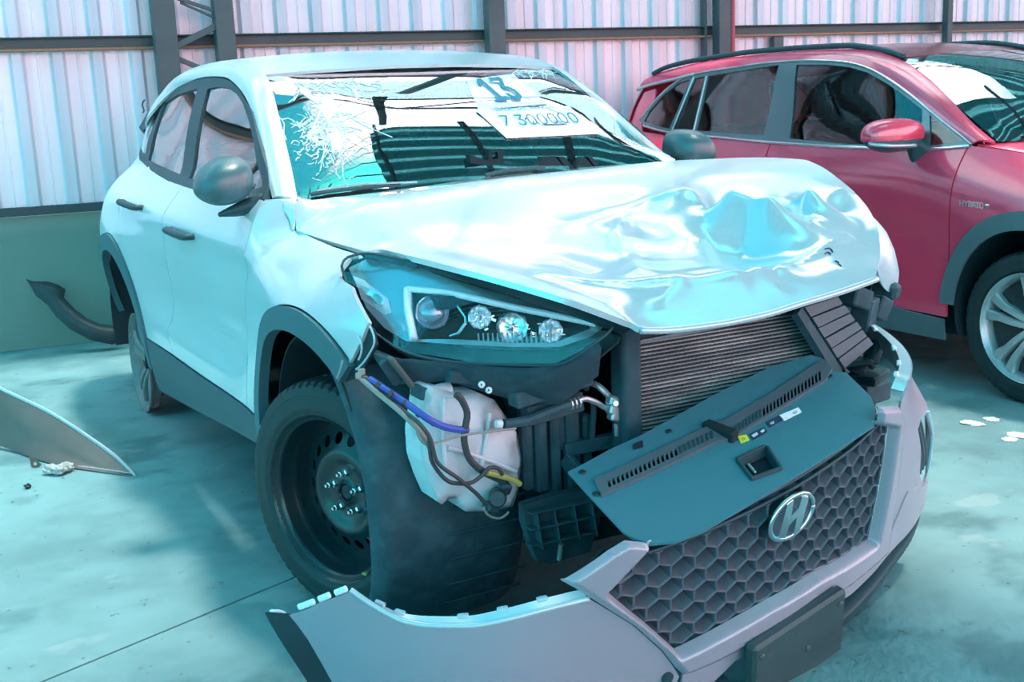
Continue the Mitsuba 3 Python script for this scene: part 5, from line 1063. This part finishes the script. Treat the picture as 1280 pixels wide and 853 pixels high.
# shattered glass: a web of cracks and whitened crush marks
r3 = np.random.default_rng(11); cr = []
def crack(pts, r):
    try: cr.append(tube([on_ws(x, y, .0015) for x, y in pts], r, 4, max(3, 2*len(pts)), smooth=False))
    except Exception: pass
def wig(x, y, a, L, n, j):
    p = [(x, y)]
    for _ in range(n):
        a += r3.normal(0, j); x += math.cos(a)*L/n; y += math.sin(a)*L/n*.8; p.append((x, y))
    return p
inside = Polygon([(334, 100), (640, 92), (660, 140), (560, 225), (400, 245), (376, 246)])
def ok(p): return [q_ for q_ in p if inside.contains(Point(q_))]
for i in range(46):
    a = r3.uniform(0, 6.28); L = r3.uniform(15, 70); p = ok(wig(418+r3.normal(0, 8), 165+r3.normal(0, 14), a, L, 6, .35))
    if len(p) > 2: crack(p, r3.uniform(.0006, .0015))
for i in range(230):
    x, y = 402+r3.normal(0, 17)+.0, 168+r3.normal(0, 24); p = ok(wig(x, y, r3.uniform(0, 6.28), r3.uniform(5, 16), 3, .8))
    if len(p) > 2: crack(p, r3.uniform(.0008, .0022))
for i in range(40):
    x, y = r3.uniform(338, 470), 102+abs(r3.normal(0, 6)); p = ok(wig(x, y, r3.uniform(-.3, .3), r3.uniform(10, 30), 4, .4))
    if len(p) > 2: crack(p, r3.uniform(.001, .0025))
for i in range(30):
    x, y = r3.uniform(640, 690), 88+abs(r3.normal(0, 3)); p = wig(x, y, r3.uniform(-.2, .5), r3.uniform(6, 16), 3, .4); crack(p, r3.uniform(.0008, .0018))
for p in ([(402, 138), (396, 150), (392, 160), (386, 168), (383, 171)], [(404, 142), (412, 158), (424, 160), (430, 172), (424, 190)], [(345, 142), (352, 150), (356, 156), (354, 165), (358, 175)], [(352, 150), (360, 148), (368, 152)], [(430, 200), (445, 190), (452, 184)], [(424, 140), (460, 160), (490, 172)]):
    crack(p, .0035 if p[0] in ((402, 138), (404, 142)) else .0018)
add(f'{S}__windshield__crack_web', cat(cr), 'frost'); lab(f'{S}__windshield__crack_web', 'web of white cracks in the shattered windshield', kind='stuff')
for q_ in ([(337, 103), (362, 101), (372, 110), (366, 120), (345, 118), (340, 112)], [(372, 106), (384, 112), (390, 120), (402, 124), (398, 130), (386, 124), (376, 116)], [(398, 122), (416, 122), (421, 140), (410, 152), (402, 142), (404, 132)], [(408, 170), (420, 165), (428, 172), (424, 186), (414, 190), (416, 178)]):
    add(f'{S}__windshield__crushed_glass', patch(on_glass(q_, .002), .002, .01, .002), 'frost')
# loose silver body panel standing at the left edge of the view
tpx = [(-70, 452, .30, 2.72), (0, 488, .27, 2.42), (60, 517, .23, 2.16), (110, 549, .17, 1.93), (150, 579, .10, 1.74), (168, 598, .035, 1.63)]
top_ = [at(x, y, 'y', yy) for x, y, z, yy in tpx]
bot_ = [at(x, y, 'y', yy) for x, y, yy in ((-70, 540, 2.55), (0, 558, 2.38), (45, 578, 2.12), (70, 590, 1.98), (110, 595, 1.82), (166, 602, 1.63))]
bot_ = [p*[1, 1, 0]+A_([0, 0, max(p[2], .006)]) for p in bot_]
mid_ = [(a+b)/2+A_([-.02, .03, .0]) for a, b in zip(top_, bot_)]
lab('loose_panel', 'loose silver body panel with brown inner side at the left edge of the photo', 'car part')
add('loose_panel__inner_skin', loft([top_, mid_, bot_], 30, 8, .004, (-.85, -.5, .1)), 'brown_back')
add('loose_panel__outer_skin', loft([[p+A_([.006, .014, .010]) for p in top_], [p+A_([.012, .02, 0]) for p in mid_], [p+A_([.006, .012, .002]) for p in bot_]], 30, 8, .004, (.85, .5, .1)), 'silver_paint')
add('loose_panel__edge', loft([[p+A_([.010, .018, .010]) for p in top_], [p+A_([0, .004, .014]) for p in top_], [p+A_([.004, -.004, .002]) for p in top_], [p+A_([.004, -.004, -.010]) for p in top_]], 30, 8, .003, (0, -.3, 1)), 'white_paint', True)
add('loose_panel__tab', patch([at(x, y, 'y', 2.0) for x, y in ((36, 570), (44, 573), (52, 581), (47, 587), (39, 584))], 0, .01, .004, holes=([at(x, y, 'y', 2.0) for x, y in ((42, 578), (46, 578), (46, 582), (42, 582))],)), 'brown_back')
# scrap under it, pebble, flakes
def crumple(key, c, r, seed, m, flat=.5):
    i = trimesh.creation.icosphere(2); V = i.vertices*(0.6+.8*meshkit.noise(i.vertices*2.3, seed)[:, None])*r*[1, 1, flat]; V[:, 2] -= V[:, 2].min()
    return add(key, TM(V+A_([c[0], c[1], 0.0]), i.faces), m, False)
for j, (x, y) in enumerate(((64, 593), (76, 594), (84, 590))): crumple('foil_scrap' if j == 0 else 'foil_scrap__flap', at(x, y, 'z', 0), .028, j+3, 'debris', .7)
lab('foil_scrap', 'small crumpled grey scrap on the floor under the loose panel', 'scrap')
crumple('pebble', at(35, 611, 'z', 0), .012, 8, 'dark_plastic', .8); lab('pebble', 'small dark pebble on the floor below the loose panel', 'stone')
for j, (x, y, r) in enumerate(((1212, 529, .035), (1221, 531, .03), (1240, 525, .03), (1272, 545, .04), (1262, 550, .03))):
    k = crumple('paint_flake', at(x, y, 'z', 0), r, 20+j, 'paper_flake', .08)
    lab(k, ('broad', 'slim', 'upper', 'outermost', 'lower')[j]+' white paint flake on the floor before the red car wheel', 'flake', 'paint flakes by the red car')
# wheel-arch shell leaning on the back wall
ao = [(33, 349), (42, 352), (60, 352), (73, 356), (82, 362), (80, 372), (92, 385), (108, 398), (125, 405), (150, 408), (158, 425), (140, 431), (112, 425), (88, 412), (70, 396), (60, 382), (45, 370), (38, 358)]
ap = [atp(x, y, wp(0, 0, .10+.25*np.clip((y-350)/80, 0, 1)), WN) for x, y in ao]
m = patch(ap, .05, .03, .012)
z0 = min(np.asarray(m.vertices)[:, 2].min(), 9)
lab(add('arch_shell', m, 'shell_black'), 'curved black plastic wheel arch shell leaning against the low wall behind the white car', 'car part')
